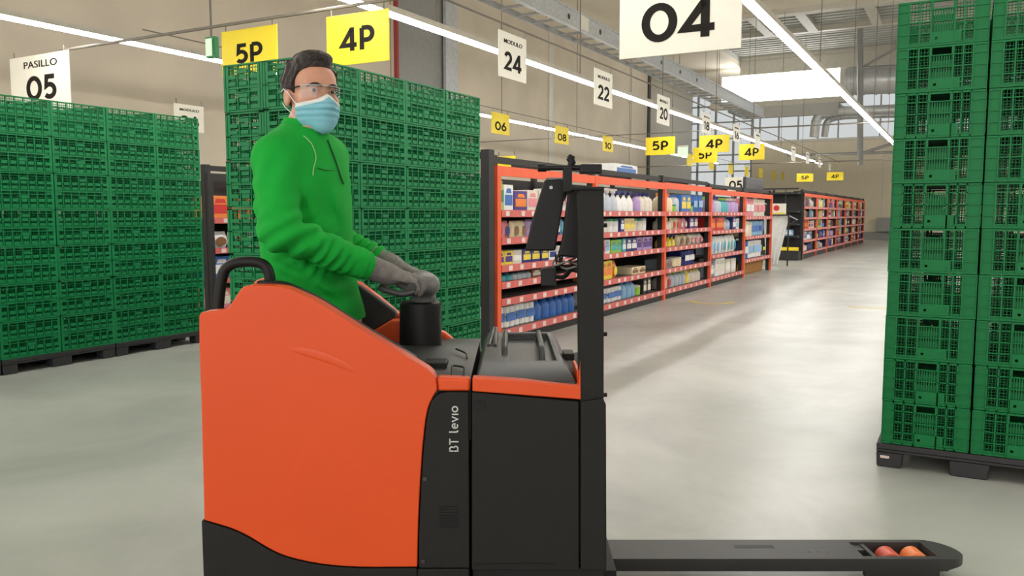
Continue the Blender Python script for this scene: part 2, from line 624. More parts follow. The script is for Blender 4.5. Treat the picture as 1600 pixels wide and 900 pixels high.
def arc(pts, n=6):
    """round the corners of a poly-line"""
    pts = [Vector(p) for p in pts]
    out = [pts[0]]
    for i in range(1, len(pts) - 1):
        a, b, c = pts[i - 1], pts[i], pts[i + 1]
        r = min((a - b).length, (c - b).length) * 0.42
        p0 = b + (a - b).normalized() * r
        p1 = b + (c - b).normalized() * r
        for k in range(n + 1):
            t = k / n
            out.append(p0 * (1 - t) ** 2 + b * 2 * t * (1 - t) + p1 * t * t)
    out.append(pts[-1])
    return out


duct([wa(1322, 128, 36), wa(1342, 126, 36), wa(1400, 124, 36), wa(1470, 121, 36)], 0.55, 'wide corrugated silver air duct below the roof light', 20, rings=9)
duct(arc([wa(1272, 214, 38), wa(1276, 180, 38), wa(1310, 174, 38), wa(1480, 168, 38)]), 0.2, 'upper bent round duct in front of the glazed band', rings=4)
duct(arc([wa(1288, 214, 39.5), wa(1292, 186, 39.5), wa(1320, 181, 39.5), wa(1480, 176, 39.5)]), 0.15, 'lower thin bent duct beneath the silver one', rings=4)
r = empty('roof_truss', P(34, 0), RZ_A)
tag(r, 'thin grey steel post with slanting braces hanging at the back right', 'truss')
q = [wa(1344, 14, 34), wa(1344, 258, 34), wa(1405, 73, 34), wa(1350, 104, 34), wa(1405, 221, 34), wa(1345, 240, 34), wa(1450, 236, 34), wa(1230, 243, 34), wa(1450, 102, 34), wa(1344, 106, 34)]
inv = Matrix.Rotation(-RZ_A, 4, 'Z') @ Matrix.Translation(-P(34, 0))
q = [inv @ v for v in q]
g = G()
g.tube([q[0], q[1]], 0.11, 8)
g.tube([q[2], q[3]], 0.05, 6); g.tube([q[4], q[5]], 0.06, 6); g.tube([q[6], q[7]], 0.05, 6); g.tube([q[8], q[9]], 0.06, 6)
g.build('steel_member', M_greyp, r)
g = G(); g.box(-0.02, 0.0, 0, 0, 0, 0)

# wall box on the back wall
b0 = on(1383, 351, A, T_BACK - 0.15)
g = G(); g.box(-0.25, 0.0, -0.38, 0.38, -0.35, 0.35)
o = g.build('wall_box', M_greyp, None, bevel=0.02); o.location = b0; o.rotation_euler.z = RZ_A
tag(o, 'small grey box fixed low on the beige back wall beside the right crates', 'wall box')

# ------------------------------------------------------------------ hanging signs
def sign(name, top_c, w, h, rz, board, lines, label, cat='sign', group=None, thick=0.012):
    """top_c: middle of the top edge. lines: (text, height, width, dx, dz from top, bold)"""
    r = empty(name, top_c, rz)
    tag(r, label, cat, group)
    g = G(); g.box(-w / 2, w / 2, -thick / 2, thick / 2, -h, 0)
    g.build('sign_board', board, r, bevel=0.003, seg=1)
    for (tx, th, tw, dx, dz, bold) in lines:
        if tx.isalpha():
            text_mesh(tx, th, tw, M_ink, 'lettering', r, (dx, -thick / 2 - 0.0025, -dz), bold=.006)
        else:
            stroke_text(tx, th, tw, M_ink, 'lettering', r, (dx, -thick / 2 - 0.0015, -dz), wt=.20)
    g = G()
    for sx in (-w * 0.42, w * 0.42): g.tube([(sx, 0, -0.01), (sx, 0, 0.06)], 0.006, 6)
    g.build('hook', M_wire, r)
    return r


def sign_px(name, x0, x1, ytop, t, hgt_px, board, lines_rel, label, **k):
    """a board facing down the aisle, its extent taken from the photograph"""
    a = on(x0, ytop, A, t); b = on(x1, ytop, A, t)
    w = abs((a - b).dot(B)); c = (a + b) / 2
    c.z = on((x0 + x1) / 2, ytop, A, t).z
    h = c.z - on((x0 + x1) / 2, ytop + hgt_px, A, t).z
    lines = [(tx, th * h, tw * w, dx * w, dz * h, bo) for (tx, th, tw, dx, dz, bo) in lines_rel]
    return sign(name, c, w, h, RZ_B, board, lines, label, **k)


TR = 6.25
sign_px('aisle_sign', 15, 108, 85, 5.95, 104, M_white, [('PASILLO', .105, .56, .03, .14, .012), ('05', .36, .50, .03, .50, .035)],
        'white aisle sign 05 reading PASILLO, above the left crate wall')
sign_px('aisle_sign', 970, 1162, -92, 4.7, 176, M_white, [('PASILLO', .10, .56, .0, .16, .012), ('04', .34, .60, .0, .70, .035)],
        'large white aisle sign 04 hanging at the top of the picture')
sign_px('sector_sign', 346, 433, 44, TR, 72, M_yellow, [('5P', .42, .48, .0, .53, .045)],
        'yellow sector sign 5P behind the crates left of the person')
sign_px('sector_sign', 510, 608, 20, TR, 80, M_yellow, [('4P', .46, .54, .0, .50, .045)],
        'yellow sector sign 4P hanging above and right of the head of the person')
sign_px('sector_sign', 1009, 1055, 214, 17.5, 28, M_yellow, [('5P', .5, .54, .0, .48, .05)], 'yellow sector sign 5P over the orange shelving, leftmost of the farther group')
sign_px('sector_sign', 1083, 1121, 230, 21, 24, M_yellow, [('5P', .5, .54, .0, .5, .05)], 'yellow sector sign 5P half hidden behind the higher 4P sign')
sign_px('sector_sign', 1093, 1140, 211, 17.5, 27, M_yellow, [('4P', .5, .54, .0, .5, .05)], 'yellow sector sign 4P overlapping a 5P sign over the shelving')
sign_px('sector_sign', 1155, 1195, 225, 21, 25, M_yellow, [('4P', .5, .54, .0, .5, .05)], 'yellow sector sign 4P over the last near shelving bays, rightmost of its group')
sign_px('sector_sign', 1245, 1271, 271, 30, 13, M_yellow, [('5P', .45, .45, .0, .5, .03)], 'tiny yellow sector sign 5P above the distant shelving')
sign_px('sector_sign', 1292, 1318, 269, 30, 13, M_yellow, [('4P', .45, .45, .0, .5, .03)], 'tiny yellow sector sign 4P above the distant shelving end')
sign_px('aisle_sign', 1133, 1167, 277, 18.6, 22, M_white, [('05', .6, .6, .0, .55, .04)], 'small white aisle sign 05 standing on top of the orange shelving')
sign_px('sector_sign', 777, 806, 244, 9.6, 18, M_yellow, [('41', .35, .5, .0, .55, .03)], 'small yellow sign peeping over the top left end of the shelving')


def module_row(items, s_, name, board, word, cat, grp):
    for (x, yt, yb, wpx, num, lab) in items:
        a = on(x - wpx / 2, yt, B, s_); b = on(x + wpx / 2, yt, B, s_); c = on(x, yt, B, s_)
        w = abs((a - b).dot(A)); h = c.z - on(x, yb, B, s_).z
        lines = []
        if num: lines.append((num, .40 * h, .62 * w, 0, .62 * h, .03))
        if word: lines.append((word, .09 * h, .66 * w, 0, .2 * h, .01))
        sign(name, c, w, h, RZ_A, board, lines, lab, cat, grp)


module_row([(295, 164, 206, 46, '26', 'white module sign 26 half hidden behind the left crate wall')], 8.3, 'module_sign', M_white, 'MODULO', 'sign', None)
module_row([(801, 54, 125, 43, '24', 'white module sign 24, largest and nearest of its row'),
            (943, 111, 167, 28, '22', 'white module sign 22, second of the hanging row'),
            (1037, 150, 195, 19, '20', 'white module sign 20, third of the hanging row'),
            (1104, 177, 209, 13, '18', 'white module sign 18, fourth of the hanging row'),
            (1151, 195, 222, 10, '16', 'white module sign 16, fifth of the hanging row'),
            (1184, 207, 232, 8, None, 'white module sign, sixth of the hanging row, behind the 4P sign'),
            (1240, 229, 252, 6, None, 'tiny white module sign, seventh of the hanging row'),
            (1262, 238, 256, 5, None, 'tiny white module sign, eighth of the hanging row'),
            (1281, 246, 262, 4, None, 'tiny white module sign, ninth of the hanging row'),
            (1297, 252, 267, 3, None, 'tiny white module sign, tenth and farthest of the hanging row')],
           4.35, 'module_sign', M_white, 'MODULO', 'sign', None)
module_row([(782, 177, 210, 28, '06', 'yellow number sign 06, nearest of the small yellow row'),
            (878, 198, 225, 21, '08', 'yellow number sign 08, second of the small yellow row'),
            (950, 213, 237, 16, '10', 'yellow number sign 10, third of the small yellow row'),
            (1078, 241, 259, 9, None, 'tiny yellow number sign left of the 5P and 4P pair'),
            (1112, 247, 265, 8, None, 'tiny yellow number sign below the overlapping 5P and 4P pair'),
            (1142, 255, 272, 7, None, 'tiny yellow number sign left of the rightmost near 4P sign'),
            (1167, 260, 276, 6, None, 'tiny yellow number sign above the small white 05 sign'),
            (1189, 263, 278, 6, None, 'tiny yellow number sign right of the small white 05 sign'),
            (1209, 267, 281, 5, None, 'tiny yellow number sign, last but one of its row'),
            (1223, 269, 282, 4, None, 'tiny yellow number sign, farthest of its row')],
           7.87, 'number_sign', M_yellow, None, 'sign', None)


def cable(p0, p1, lab, r=0.008):
    base = Vector(p0)
    g = G(); g.tube([(0, 0, 0), Vector(p1) - base], r, 6)
    o = g.build('sign_cable', M_wire); o.location = base
    tag(o, lab, 'cable')


zc = on(801, 50, B, 4.35).z + 0.05
cable(P(4, 4.35, zc), P(34, 4.35, zc), 'thin dark cable carrying the white module signs', 0.012)
zc = on(782, 174, B, 7.87).z + 0.03
cable(P(6, 7.87, zc), P(36, 7.87, zc), 'thin cable carrying the small yellow number signs')
zc = on(560, 17, A, TR).z + 0.05
cable(P(TR - .15, 9.5, zc - .03), P(TR + .02, -4, zc), 'sign rail crossing the hall and carrying the near yellow sector signs', 0.016)
zc = on(1100, 208, A, 19.0).z + 0.05
cable(P(19.0, 11.5, zc), P(19.0, -2, zc), 'farther thin sign rail crossing above the orange shelving', 0.01)
zc = on(1100, 258, A, 30.0).z
cable(P(30, 12.5, zc), P(30, -1, zc), 'farthest thin sign rail crossing the hall', 0.02)

# green emergency exit sign
c = on(331, 58, A, 6.6)
r = empty('exit_sign', c, RZ_B)
tag(r, 'small green emergency exit light hanging left of the yellow 5P sign', 'exit sign')
g = G(); g.box(-0.075, 0.075, -0.03, 0.03, -0.23, 0); g.build('casing', mat('green_casing', (40, 130, 70), 0.5), r, bevel=0.004)
g = G(); g.box(-0.068, 0.03, -0.034, -0.0302, -0.21, -0.02); g.build('light_panel', M_exit, r)
g = G(); g.box(0.035, 0.07, -0.034, -0.0302, -0.2, -0.03); g.build('green_panel', M_green, r)
g = G(); g.tube([(0, 0, 0), (0, 0, 1.2)], 0.006, 6); g.build('suspension_rod', M_wire, r)
c = on(1067, 230, A, 24)
r = empty('exit_sign', c, RZ_B)
tag(r, 'tiny pale green exit light beside the farther 5P sign', 'exit sign')
g = G(); g.box(-0.15, 0.15, -0.04, 0.04, -0.27, 0); g.build('light_panel', M_exit, r, bevel=0.01)
g = G(); g.box(-0.16, 0.16, -0.03, 0.05, 0.0, 0.05); g.build('casing', M_white, r)

# ------------------------------------------------------------------ crates
def crate_mesh_a(L, Wd, Hc):
    """tall perforated crate: long side L along x, end width Wd along y"""
    g = G()
    T = 0.020
    e = 0.003
    L0, W0 = L / 2 - e, Wd / 2 - e
    h = Hc - 0.004
    g.box(-L0 + T, L0 - T, -W0 + T, W0 - T, 0.006, 0.014)                # floor

    def side(fn, half, ncol):
        # fn(u0,u1,d0,d1,z0,z1): u along the wall, d from outer face inwards
        for z, zz in ((0.0, .010), (h * .485, h * .515), (h - .010, h)): fn(-half, half, 0, T, z, zz)
        fn(-half + .02, half - .02, .009, .012, h * .03, h * .12)         # inner webs behind the raised dashes
        fn(-half + .02, half - .02, .009, .012, h * .51, h * .60)
        fn(-half + .02, half - .02, .003, .012, h * .40, h * .42)
        fn(-half + .02, half - .02, .003, .012, h * .895, h * .91)
        st = 2 * half / ncol
        for i in range(ncol + 1):
            u = -half + i * st
            w = .020 if i in (0, ncol) else .0035
            fn(max(-half, u - w), min(half, u + w), 0 if i in (0, ncol) else .002, T - .003, 0, h)
        for i in range(ncol):
            u = -half + (i + .5) * st
            mid = (i == ncol // 2)
            for z0, z1 in ((.05, .14), (.20, .29), (.55, .63), (.69, .77)):
                fn(u - st * .34, u + st * .34, .001, .007, h * z0, h * z1)
                fn(u - st * .5, u + st * .5, .010, .013, h * (z1 - .03), h * z1)
            for q_ in (-.25, 0, .25): fn(u + st * q_ - .0015, u + st * q_ + .0015, .012, .015, 0, h)
            for q_ in (.17, .33, .45, .66, .84): fn(u - st * .5, u + st * .5, .012, .015, h * q_ - .0015, h * q_ + .0015)
        u = -half + (ncol // 2 + .5) * st
        fn(u - st * .42, u + st * .42, -.002, .012, h * .80, h * .875)
        fn(u - st * .42, u + st * .42, -.001, .012, h * .30, h * .38)
        for i in (0, ncol - 1):
            u = -half + (i + .5) * st
            fn(u - st * .36, u + st * .36, .004, .010, h * .42, h * .48)
    side(lambda a, b, d0, d1, z0, z1: g.box(a, b, -W0 + d0, -W0 + d1, z0, z1), L0, 7)
    side(lambda a, b, d0, d1, z0, z1: g.box(a, b, W0 - d1, W0 - d0, z0, z1), L0, 7)
    side(lambda a, b, d0, d1, z0, z1: g.box(-L0 + d0, -L0 + d1, a, b, z0, z1), W0 - .022, 3)
    side(lambda a, b, d0, d1, z0, z1: g.box(L0 - d1, L0 - d0, a, b, z0, z1), W0 - .022, 3)
    return g


def crate_mesh_b(L, Wd, Hc):
    """low folding crate, face L along x"""
    g = G()
    T = 0.022
    e = 0.004
    L0, W0 = L / 2 - e, Wd / 2 - e
    h = Hc - 0.003
    g.box(-L0 + T, L0 - T, -W0 + T, W0 - T, 0.006, 0.014)

    def side(fn, half):
        for z, zz in ((0.0, .009), (h * .27, h * .295), (h * .52, h * .545), (h * .78, h * .805), (h - .009, h)):
            fn(-half, half, 0, T - .004, z, zz)
        fn(-half, -.74 * half, .006, T - .001, 0, h)                     # corner plates
        fn(.68 * half, half, .006, T - .001, 0, h)
        for u in (-1, -.74, -.50, -.25, .26, .47, .68, 1):
            u *= half
            fn(max(-half, u - .0035), min(half, u + .0035), 0, T - .002, 0, h)
        for a, b in ((-.74, -.50), (-.50, -.25), (.26, .47), (.47, .68)):   # open windows, thin inner cross
            a *= half; b *= half
            m = (a + b) / 2
            for q_ in (-.3, 0, .3): fn(m + q_ * (b - a) - .0013, m + q_ * (b - a) + .0013, .014, T - .003, 0, h)
            for f in (.14, .22, .34, .41, .48, .60, .66, .72, .88): fn(a, b, .014, T - .003, h * f - .0013, h * f + .0013)
            fn(a, b, .008, .018, h * .0, h * .10)
        a, b = -.25 * half, .26 * half                                   # centre field with fine slats
        n = 9
        for i in range(n):
            u = a + (b - a) * (i + .5) / n
            fn(u - .0032, u + .0032, .011, .015, h * .28, h * .80)
        fn(a, b, .016, .018, h * .30, h * .44); fn(a, b, .016, .018, h * .56, h * .68)
        fn(a, -.03, .0, .016, .010, h * .27)                              # plate with a finger hole left open
        fn(-.018, b + .03, .0, .016, .010, h * .27)
        fn(-.03, -.018, .0, .016, .010, .026)
        fn(-.03, -.018, .0, .016, .038, h * .27)
        fn(b + .012, b + .016, -.002, .016, .010, h * .25)
        fn(a, a + .008, -.001, .016, h * .80, h); fn(b - .008, b, -.001, .016, h * .80, h)
    side(lambda a, b, d0, d1, z0, z1: g.box(a, b, -W0 + d0, -W0 + d1, z0, z1), L0)
    side(lambda a, b, d0, d1, z0, z1: g.box(a, b, W0 - d1, W0 - d0, z0, z1), L0)
    side(lambda a, b, d0, d1, z0, z1: g.box(-L0 + d0, -L0 + d1, a, b, z0, z1), W0 - .024)
    side(lambda a, b, d0, d1, z0, z1: g.box(L0 - d1, L0 - d0, a, b, z0, z1), W0 - .024)
    return g


def pallet_mesh(L, Wd, Hp):
    """plastic pallet: deck + runners as one body, nine feet as parts"""
    root = empty('plastic_pallet')
    g = G()
    g.box(-L / 2, L / 2, -Wd / 2, Wd / 2, Hp * .74, Hp - .003)
    for y in (-Wd / 2, -.045, Wd / 2 - .09): g.box(-L / 2, L / 2, y, y + .09, Hp * .62, Hp * .74)
    g.build('deck', M_pallet, root, bevel=.004, seg=1)
    for x in (-L / 2 + .06, 0, L / 2 - .06):
        for y in (-Wd / 2 + .05, 0, Wd / 2 - .05):
            g = G()
            w0 = .06 if x else .085
            g.prism([(-w0, Hp * .62), (w0, Hp * .62), (w0 * .93, 0), (-w0 * .93, 0)], -.05, .05)
            f = g.build('foot', M_pallet, root, bevel=.006, seg=1)
            f.location = (x, y, 0)
    return root


HP = 0.12
CA_H = (2.17 - HP) / 7
ca_proto = None
pal_proto = None


def crate_wall(t0, pitch, ncol, rows, s_front, depth, nrows_deep, desc, only_end=None, skip_pallet=False):
    """s_front: the plane of the visible long face"""
    global ca_proto, pal_proto
    for rd in range(nrows_deep):
        sc = s_front + depth * (rd + .5)
        for c in range(ncol):
            if rd > 0 and only_end is not None and c not in only_end: continue
            for k in range(rows):
                loc = P(t0 + pitch * (c + .5) + random.uniform(-.003, .003), sc + random.uniform(-.003, .003), HP + k * CA_H)
                if ca_proto is None:
                    ca_proto = crate_mesh_a(pitch, depth, CA_H).build('plastic_crate', M_green)
                    o = ca_proto; o.location = loc; o.rotation_euler = (0, 0, RZ_A)
                else:
                    o = ca_proto.copy(); COL.objects.link(o); o.location = loc; o.rotation_euler.z = RZ_A
                    o.scale = (pitch / .49, 1, 1)
                lab, grp = desc(rd, c, k)
                tag(o, lab, 'crate', grp)


def lv(k, n): return 'bottom' if k == 0 else ('top' if k == n - 1 else ORD[k] + '-lowest')


crate_wall(2.60, .49, 6, 7, 6.5, .335, 2,
           lambda rd, c, k: ('green %scrate, %s level, %s column from the right, left crate wall' % ('rear-row ' if rd else 'perforated ', lv(k, 7), ORD[5 - c]),
                             'green crates of the left wall'))
MT0 = 3.66
crate_wall(MT0, .495, 4, 7, 3.40, .335, 2,
           lambda rd, c, k: (('green perforated crate behind the person, %s level, %s column from the right' % (lv(k, 7), ORD[3 - c]))
                             if rd == 0 else
                             (('green perforated crate left of the person, %s level, leftmost column of the middle stack' % lv(k, 7)) if c == 0 else
                              ('green crate, %s level, rear row of the middle stack, %s column from the right' % (lv(k, 7), ORD[3 - c]))),
                             'green crates of the middle stack'))
i = 0
for (t_c, s_c, L_, lab) in ((3.58 - .49, 6.5 + .335, .98, 'black plastic pallet under the left crate wall, cut by the left picture edge'),
                            (3.58 + .49, 6.5 + .335, .98, 'black plastic pallet under the left crate wall, middle of three'),
                            (4.56 + .49, 6.5 + .335, .98, 'black plastic pallet under the right end of the left crate wall'),
                            (MT0 + .495, 3.40 + .335, .99, 'black plastic pallet under the middle crates, behind the standing person'),
                            (MT0 + 1.485, 3.40 + .335, .99, 'black plastic pallet under the right end of the middle crates')):
    if pal_proto is None:
        pal_proto = pallet_mesh(.97, .67, HP)
        p = pal_proto
        p.location = P(t_c, s_c); p.rotation_euler.z = RZ_A
    else:
        p = dup(pal_proto, P(t_c, s_c), RZ_A)
    tag(p, lab, 'pallet', 'black plastic pallets')

# right stack
CB_H = (2.25 - HP) / 10
CB_W, CB_D = .39, .58
S_R, T_R = .328, 4.38
cb = None
for rd in range(2):
    for c in range(2):
        for k in range(10):
            loc = P(T_R + CB_D * (rd + .5) + random.uniform(-.004, .004), S_R - CB_W * (c + .5) + random.uniform(-.002, .002), HP + k * CB_H)
            if cb is None:
                cb = crate_mesh_b(CB_W, CB_D, CB_H).build('plastic_crate', M_green2)
                o = cb
            else:
                o = cb.copy(); COL.objects.link(o)
            o.location = loc; o.rotation_euler.z = RZ_B
            tag(o, 'green folding crate, %s level, %s column of the right-hand stack' % (lv(k, 10), ['front left', 'front right', 'rear left', 'rear right'][rd * 2 + c]), 'crate', 'green crates of the right stack')
p = pallet_mesh(CB_W * 2 + .03, CB_D * 2, HP)
p.location = P(T_R + CB_D - .005, S_R - CB_W); p.rotation_euler.z = RZ_B
tag(p, 'black plastic pallet under the right-hand crate stack', 'pallet', None)
g = G(); g.box(-.385, -.345, -CB_D - .003, -CB_D - .0005, .045, .058); g.build('white_marking', M_tag, p)

# ------------------------------------------------------------------ shelving and goods
def rack_bay(t0, L, s_, levels, top, depth=.85, label='', group=None, name='shelving_bay', last=False, plinth=True, hood=True, beam=M_rackor):
    """front plane s = s_, local x along the aisle, local y to the back"""
    r = empty(name, P(t0, s_), RZ_A)
    tag(r, label, 'shelving', group)
    xs = [0] + ([L] if last else [])
    for x in xs:
        g = G(); g.box(x - .035, x + .035, -.012, .03, 0, top)
        g.build('orange_post', beam, r)
        g = G(); g.box(x - .04, x + .04, .03, .1, 0, top + .1); g.box(x - .03, x + .03, depth - .06, depth, 0, top + .1)
        g.build('black_upright', M_blackr, r)
    g = G(); g.box(.035, L - .035, -.008, .03, top - .09, top)
    g.build('top_beam', beam, r)
    for z in levels:
        g = G(); g.box(.035, L - .035, .0, depth, z - .03, z)
        g.build('shelf_board', M_shelf, r)
        g = G(); g.box(.035, L - .035, -.02, .0, z - .055, z + .012)
        n = max(3, int(L / .28))
        for i in range(n):
            x = .1 + i * (L - .25) / n + random.uniform(0, .08)
            g.box(x, x + .07, -.0235, -.02, z - .045, z + .002, 1)
        g.build('price_strip', [M_strip, M_tag], r)
    g = G(); g.box(.0, L, depth - .02, depth, .05, top - .05)
    g.build('back_panel', M_blackr, r)
    if plinth:
        g = G(); g.box(.035, L - .035, .02, depth - .02, .0, levels[0] - .055)
        g.build('plinth', M_blackr, r)
    if hood:
        g = G(); g.box(.04, L - .04, .05, .09, top + .03, top + .09)
        g.box(L * .5, L * .5 + .04, .05, .5, top + .0, top + .09)
        g.build('top_guard', M_blackr, r)
    return r


PROTO = {}


def product(kind, c1, c2):
    """unit-size goods (1 x 1 x 1), front at -y; scaled when placed"""
    key = (kind, c1, c2)
    if key in PROTO: return PROTO[key]
    m1 = mat('goods_%d_%d_%d' % c1, c1, .4, var=.05)
    m2 = mat('goods_%d_%d_%d' % c2, c2, .4, var=.05)
    if kind == 'bottle':
        g = G(); g.lathe([(.42, 0), (.5, .04), (.5, .55), (.42, .68), (.18, .8), (.16, .84)], (0, 0, 0), 12)
        o = g.build('bottle', m1, smooth=True)
        g = G(); g.lathe([(.22, .83), (.22, .97), (.18, 1.0)], (0, 0, 0), 10); g.build('cap', m2, o, smooth=True)
    elif kind == 'spray':
        g = G(); g.lathe([(.42, 0), (.48, .05), (.46, .45), (.3, .62), (.14, .74), (.14, .8)], (0, 0, 0), 12, sy=.7)
        o = g.build('spray_bottle', m1, smooth=True)
        g = G(); g.prism([(-.16, .8), (.16, .8), (.18, .9), (.5, .93), (.5, .99), (-.22, 1.0), (-.25, .92)], -.13, .13); g.build('trigger', m2, o)
    elif kind == 'jug':
        g = G(); g.lathe([(.46, 0), (.5, .05), (.5, .6), (.4, .78), (.2, .88), (.2, .9)], (0, 0, 0), 10, sy=.9)
        g.tube([(.1, 0, .86), (.42, 0, .86), (.46, 0, .6)], .07, 6)
        o = g.build('jug', m1, smooth=True)
        g = G(); g.lathe([(.24, .89), (.24, 1.0)], (0, 0, 0), 10); g.build('cap', m2, o, smooth=True)
    elif kind == 'box':
        g = G(); g.box(-.49, .49, -.5, .5, 0, 1)
        o = g.build('carton', m1, bevel=.015, seg=1)
        g = G(); g.box(-.40, .40, -.512, -.5, .22, .62); g.add([(-.3, -.513, .68), (.3, -.513, .68), (.2, -.513, .86), (-.2, -.513, .86)], [(0, 1, 2, 3)])
        g.build('printed_panel', m2, o)
    elif kind == 'pack':                                               # soft wrapped bundle
        g = G()
        for i in range(2):
            for j in range(2):
                g.lathe([(.2, 0), (.245, .03), (.245, .46), (.2, .49)], (-.25 + .5 * i, -.2, .5 * j), 10, sy=1.1)
        g.box(-.47, .47, -.1, .48, .02, .98)
        o = g.build('wrapped_pack', m1, smooth=True)
        g = G(); g.box(-.44, .44, -.49, -.46, .3, .68); g.build('printed_panel', m2, o, bevel=.01, seg=1)
    elif kind == 'bag':
        vs = []; n = 7
        for j in range(n):
            z = j / (n - 1)
            th = .46 * (sin(pi * min(1, z * .9 + .12)) ** .6) if j < n - 1 else .05
            wd = .5 * (1 - .12 * abs(2 * z - 1) ** 2)
            for k in range(12):
                a = 2 * pi * k / 12
                vs.append((wd * cos(a), th * sin(a), z))
        g = G(); fs = [(j * 12 + k, j * 12 + (k + 1) % 12, (j + 1) * 12 + (k + 1) % 12, (j + 1) * 12 + k) for j in range(n - 1) for k in range(12)]
        fs.append(tuple(range(11, -1, -1))); fs.append(tuple((n - 1) * 12 + k for k in range(12)))
        g.add(vs, fs); o = g.build('bag', m1, smooth=True)
        g = G(); g.lathe([(.26, -.01), (.28, 0)], (0, 0, 0), 12)
        g.v = [(x, -.47 + z * .5, .42 + y) for x, y, z in g.v]; g.build('printed_panel', m2, o)
    elif kind == 'tub':
        g = G(); g.lathe([(.42, 0), (.48, .04), (.5, .75), (.5, .8)], (0, 0, 0), 14); o = g.build('tub', m1, smooth=True)
        g = G(); g.lathe([(.5, .8), (.5, .96), (.44, 1.0)], (0, 0, 0), 14); g.build('lid', m2, o, smooth=True)
    o.hide_render = False
    PROTO[key] = [o, False]
    return PROTO[key]


def place(kind, c1, c2, loc, rz, sc, label, group, cat):
    pr = product(kind, c1, c2)
    if not pr[1]:
        o = pr[0]; pr[1] = True
    else:
        o = dup(pr[0])
    o.location = loc; o.rotation_euler = (0, 0, rz); o.scale = sc
    tag(o, label, cat, group)
    return o


CN = {}
WHT, OFF, BLU, DBL, LBL, RED, PNK, ORG, YEL, GRN, LGN, PUR, LIL, BLK, BRN, CRM, TEA, GRY, LGY = \
    (232, 232, 230), (222, 214, 200), (60, 110, 185), (35, 45, 120), (140, 185, 220), (205, 45, 40), (226, 140, 150), (232, 130, 50), \
    (236, 210, 70), (30, 130, 90), (150, 200, 70), (80, 50, 130), (180, 150, 200), (34, 32, 36), (130, 90, 55), (232, 214, 176), (70, 170, 180), (130, 140, 150), (185, 195, 205)
for k_, v_ in dict(white=WHT, ivory=OFF, blue=BLU, navy=DBL, red=RED, pink=PNK, orange=ORG, yellow=YEL, green=GRN, lime=LGN,
                   purple=PUR, lilac=LIL, black=BLK, brown=BRN, cream=CRM, teal=TEA, grey=GRY, silver=LGY).items(): CN[v_] = k_
CN[LBL] = 'sky-blue'
KN = dict(bottle='bottle', spray='spray bottle', jug='jug', box='carton', pack='wrapped pack', bag='bag', tub='tub')


def fill(t0, L, s_, z, clear, runs, bayname, shelfname, group, inset=.06, depth=.2):
    """runs: (kind, c1, c2, width, height, count) laid left to right; a None kind leaves a gap"""
    x = .06
    i = 0
    for (kind, c1, c2, w, h, n) in runs:
        if kind is None:
            x += w; continue
        for k in range(n):
            if x + w > L - .04: return
            hh = min(h, clear - .03) * random.uniform(.97, 1.0)
            dd = w if kind in ('bottle', 'jug', 'tub') else (w * .8 if kind == 'spray' else min(.3, max(.12, w)))
            if kind == 'bag': dd = w * .6
            loc = P(t0 + x + w / 2, s_ + inset + dd / 2 + random.uniform(0, .015), z + .001)
            lab = '%s %s, %s from the left, %s shelf of the %s' % (CN[c1], KN[kind], ORD[i] if i < 20 else 'later', shelfname, bayname)
            place(kind, c1, c2, loc, RZ_A + random.uniform(-.04, .04), (w * .96, dd, hh), lab, group, KN[kind])
            x += w; i += 1


SF = 3.82
Zs = [.14, .44, .76, 1.02, 1.28]
SH = ['bottom', 'fourth', 'third', 'second', 'top']
T = [6.65, 8.95, 11.5, 13.95, 16.4, 18.95]
rack_bay(T[0], T[1] - T[0], SF, [.14, .44, .60, .76, 1.02, 1.28], 1.70, label='nearest orange and black shelving bay, partly behind the truck mast', group='orange shelving of the near run')
rack_bay(T[1], T[2] - T[1], SF, Zs, 1.70, label='second orange shelving bay, just right of the truck mast', group='orange shelving of the near run')
rack_bay(T[2], T[3] - T[2], SF, Zs, 1.71, label='third orange shelving bay of the near run', group='orange shelving of the near run')
rack_bay(T[3], T[4] - T[3], SF, [.14, .54, .96, 1.28], 1.68, label='fourth orange shelving bay holding a red carton and rolls', group='orange shelving of the near run')
rack_bay(T[4], T[5] - T[4], SF, [.34, .80, 1.2], 1.68, label='fifth and last orange shelving bay with a brown carton beneath', group='orange shelving of the near run', last=True, plinth=False)
# long black frame at the near end of the run
r = empty('shelving_end_frame', P(T[0] - .12, SF), RZ_A)
tag(r, 'black steel end frame at the near end of the orange shelving', 'frame')
g = G()
for y in (0.0, .78): g.box(-.05, .05, y, y + .09, 0, 1.84)
g.build('black_upright', M_blackr, r)
g = G()
for z in (.1, .62, 1.1, 1.76): g.box(-.03, .03, .09, .78, z, z + .06)
g.build('cross_bar', M_blackr, r)

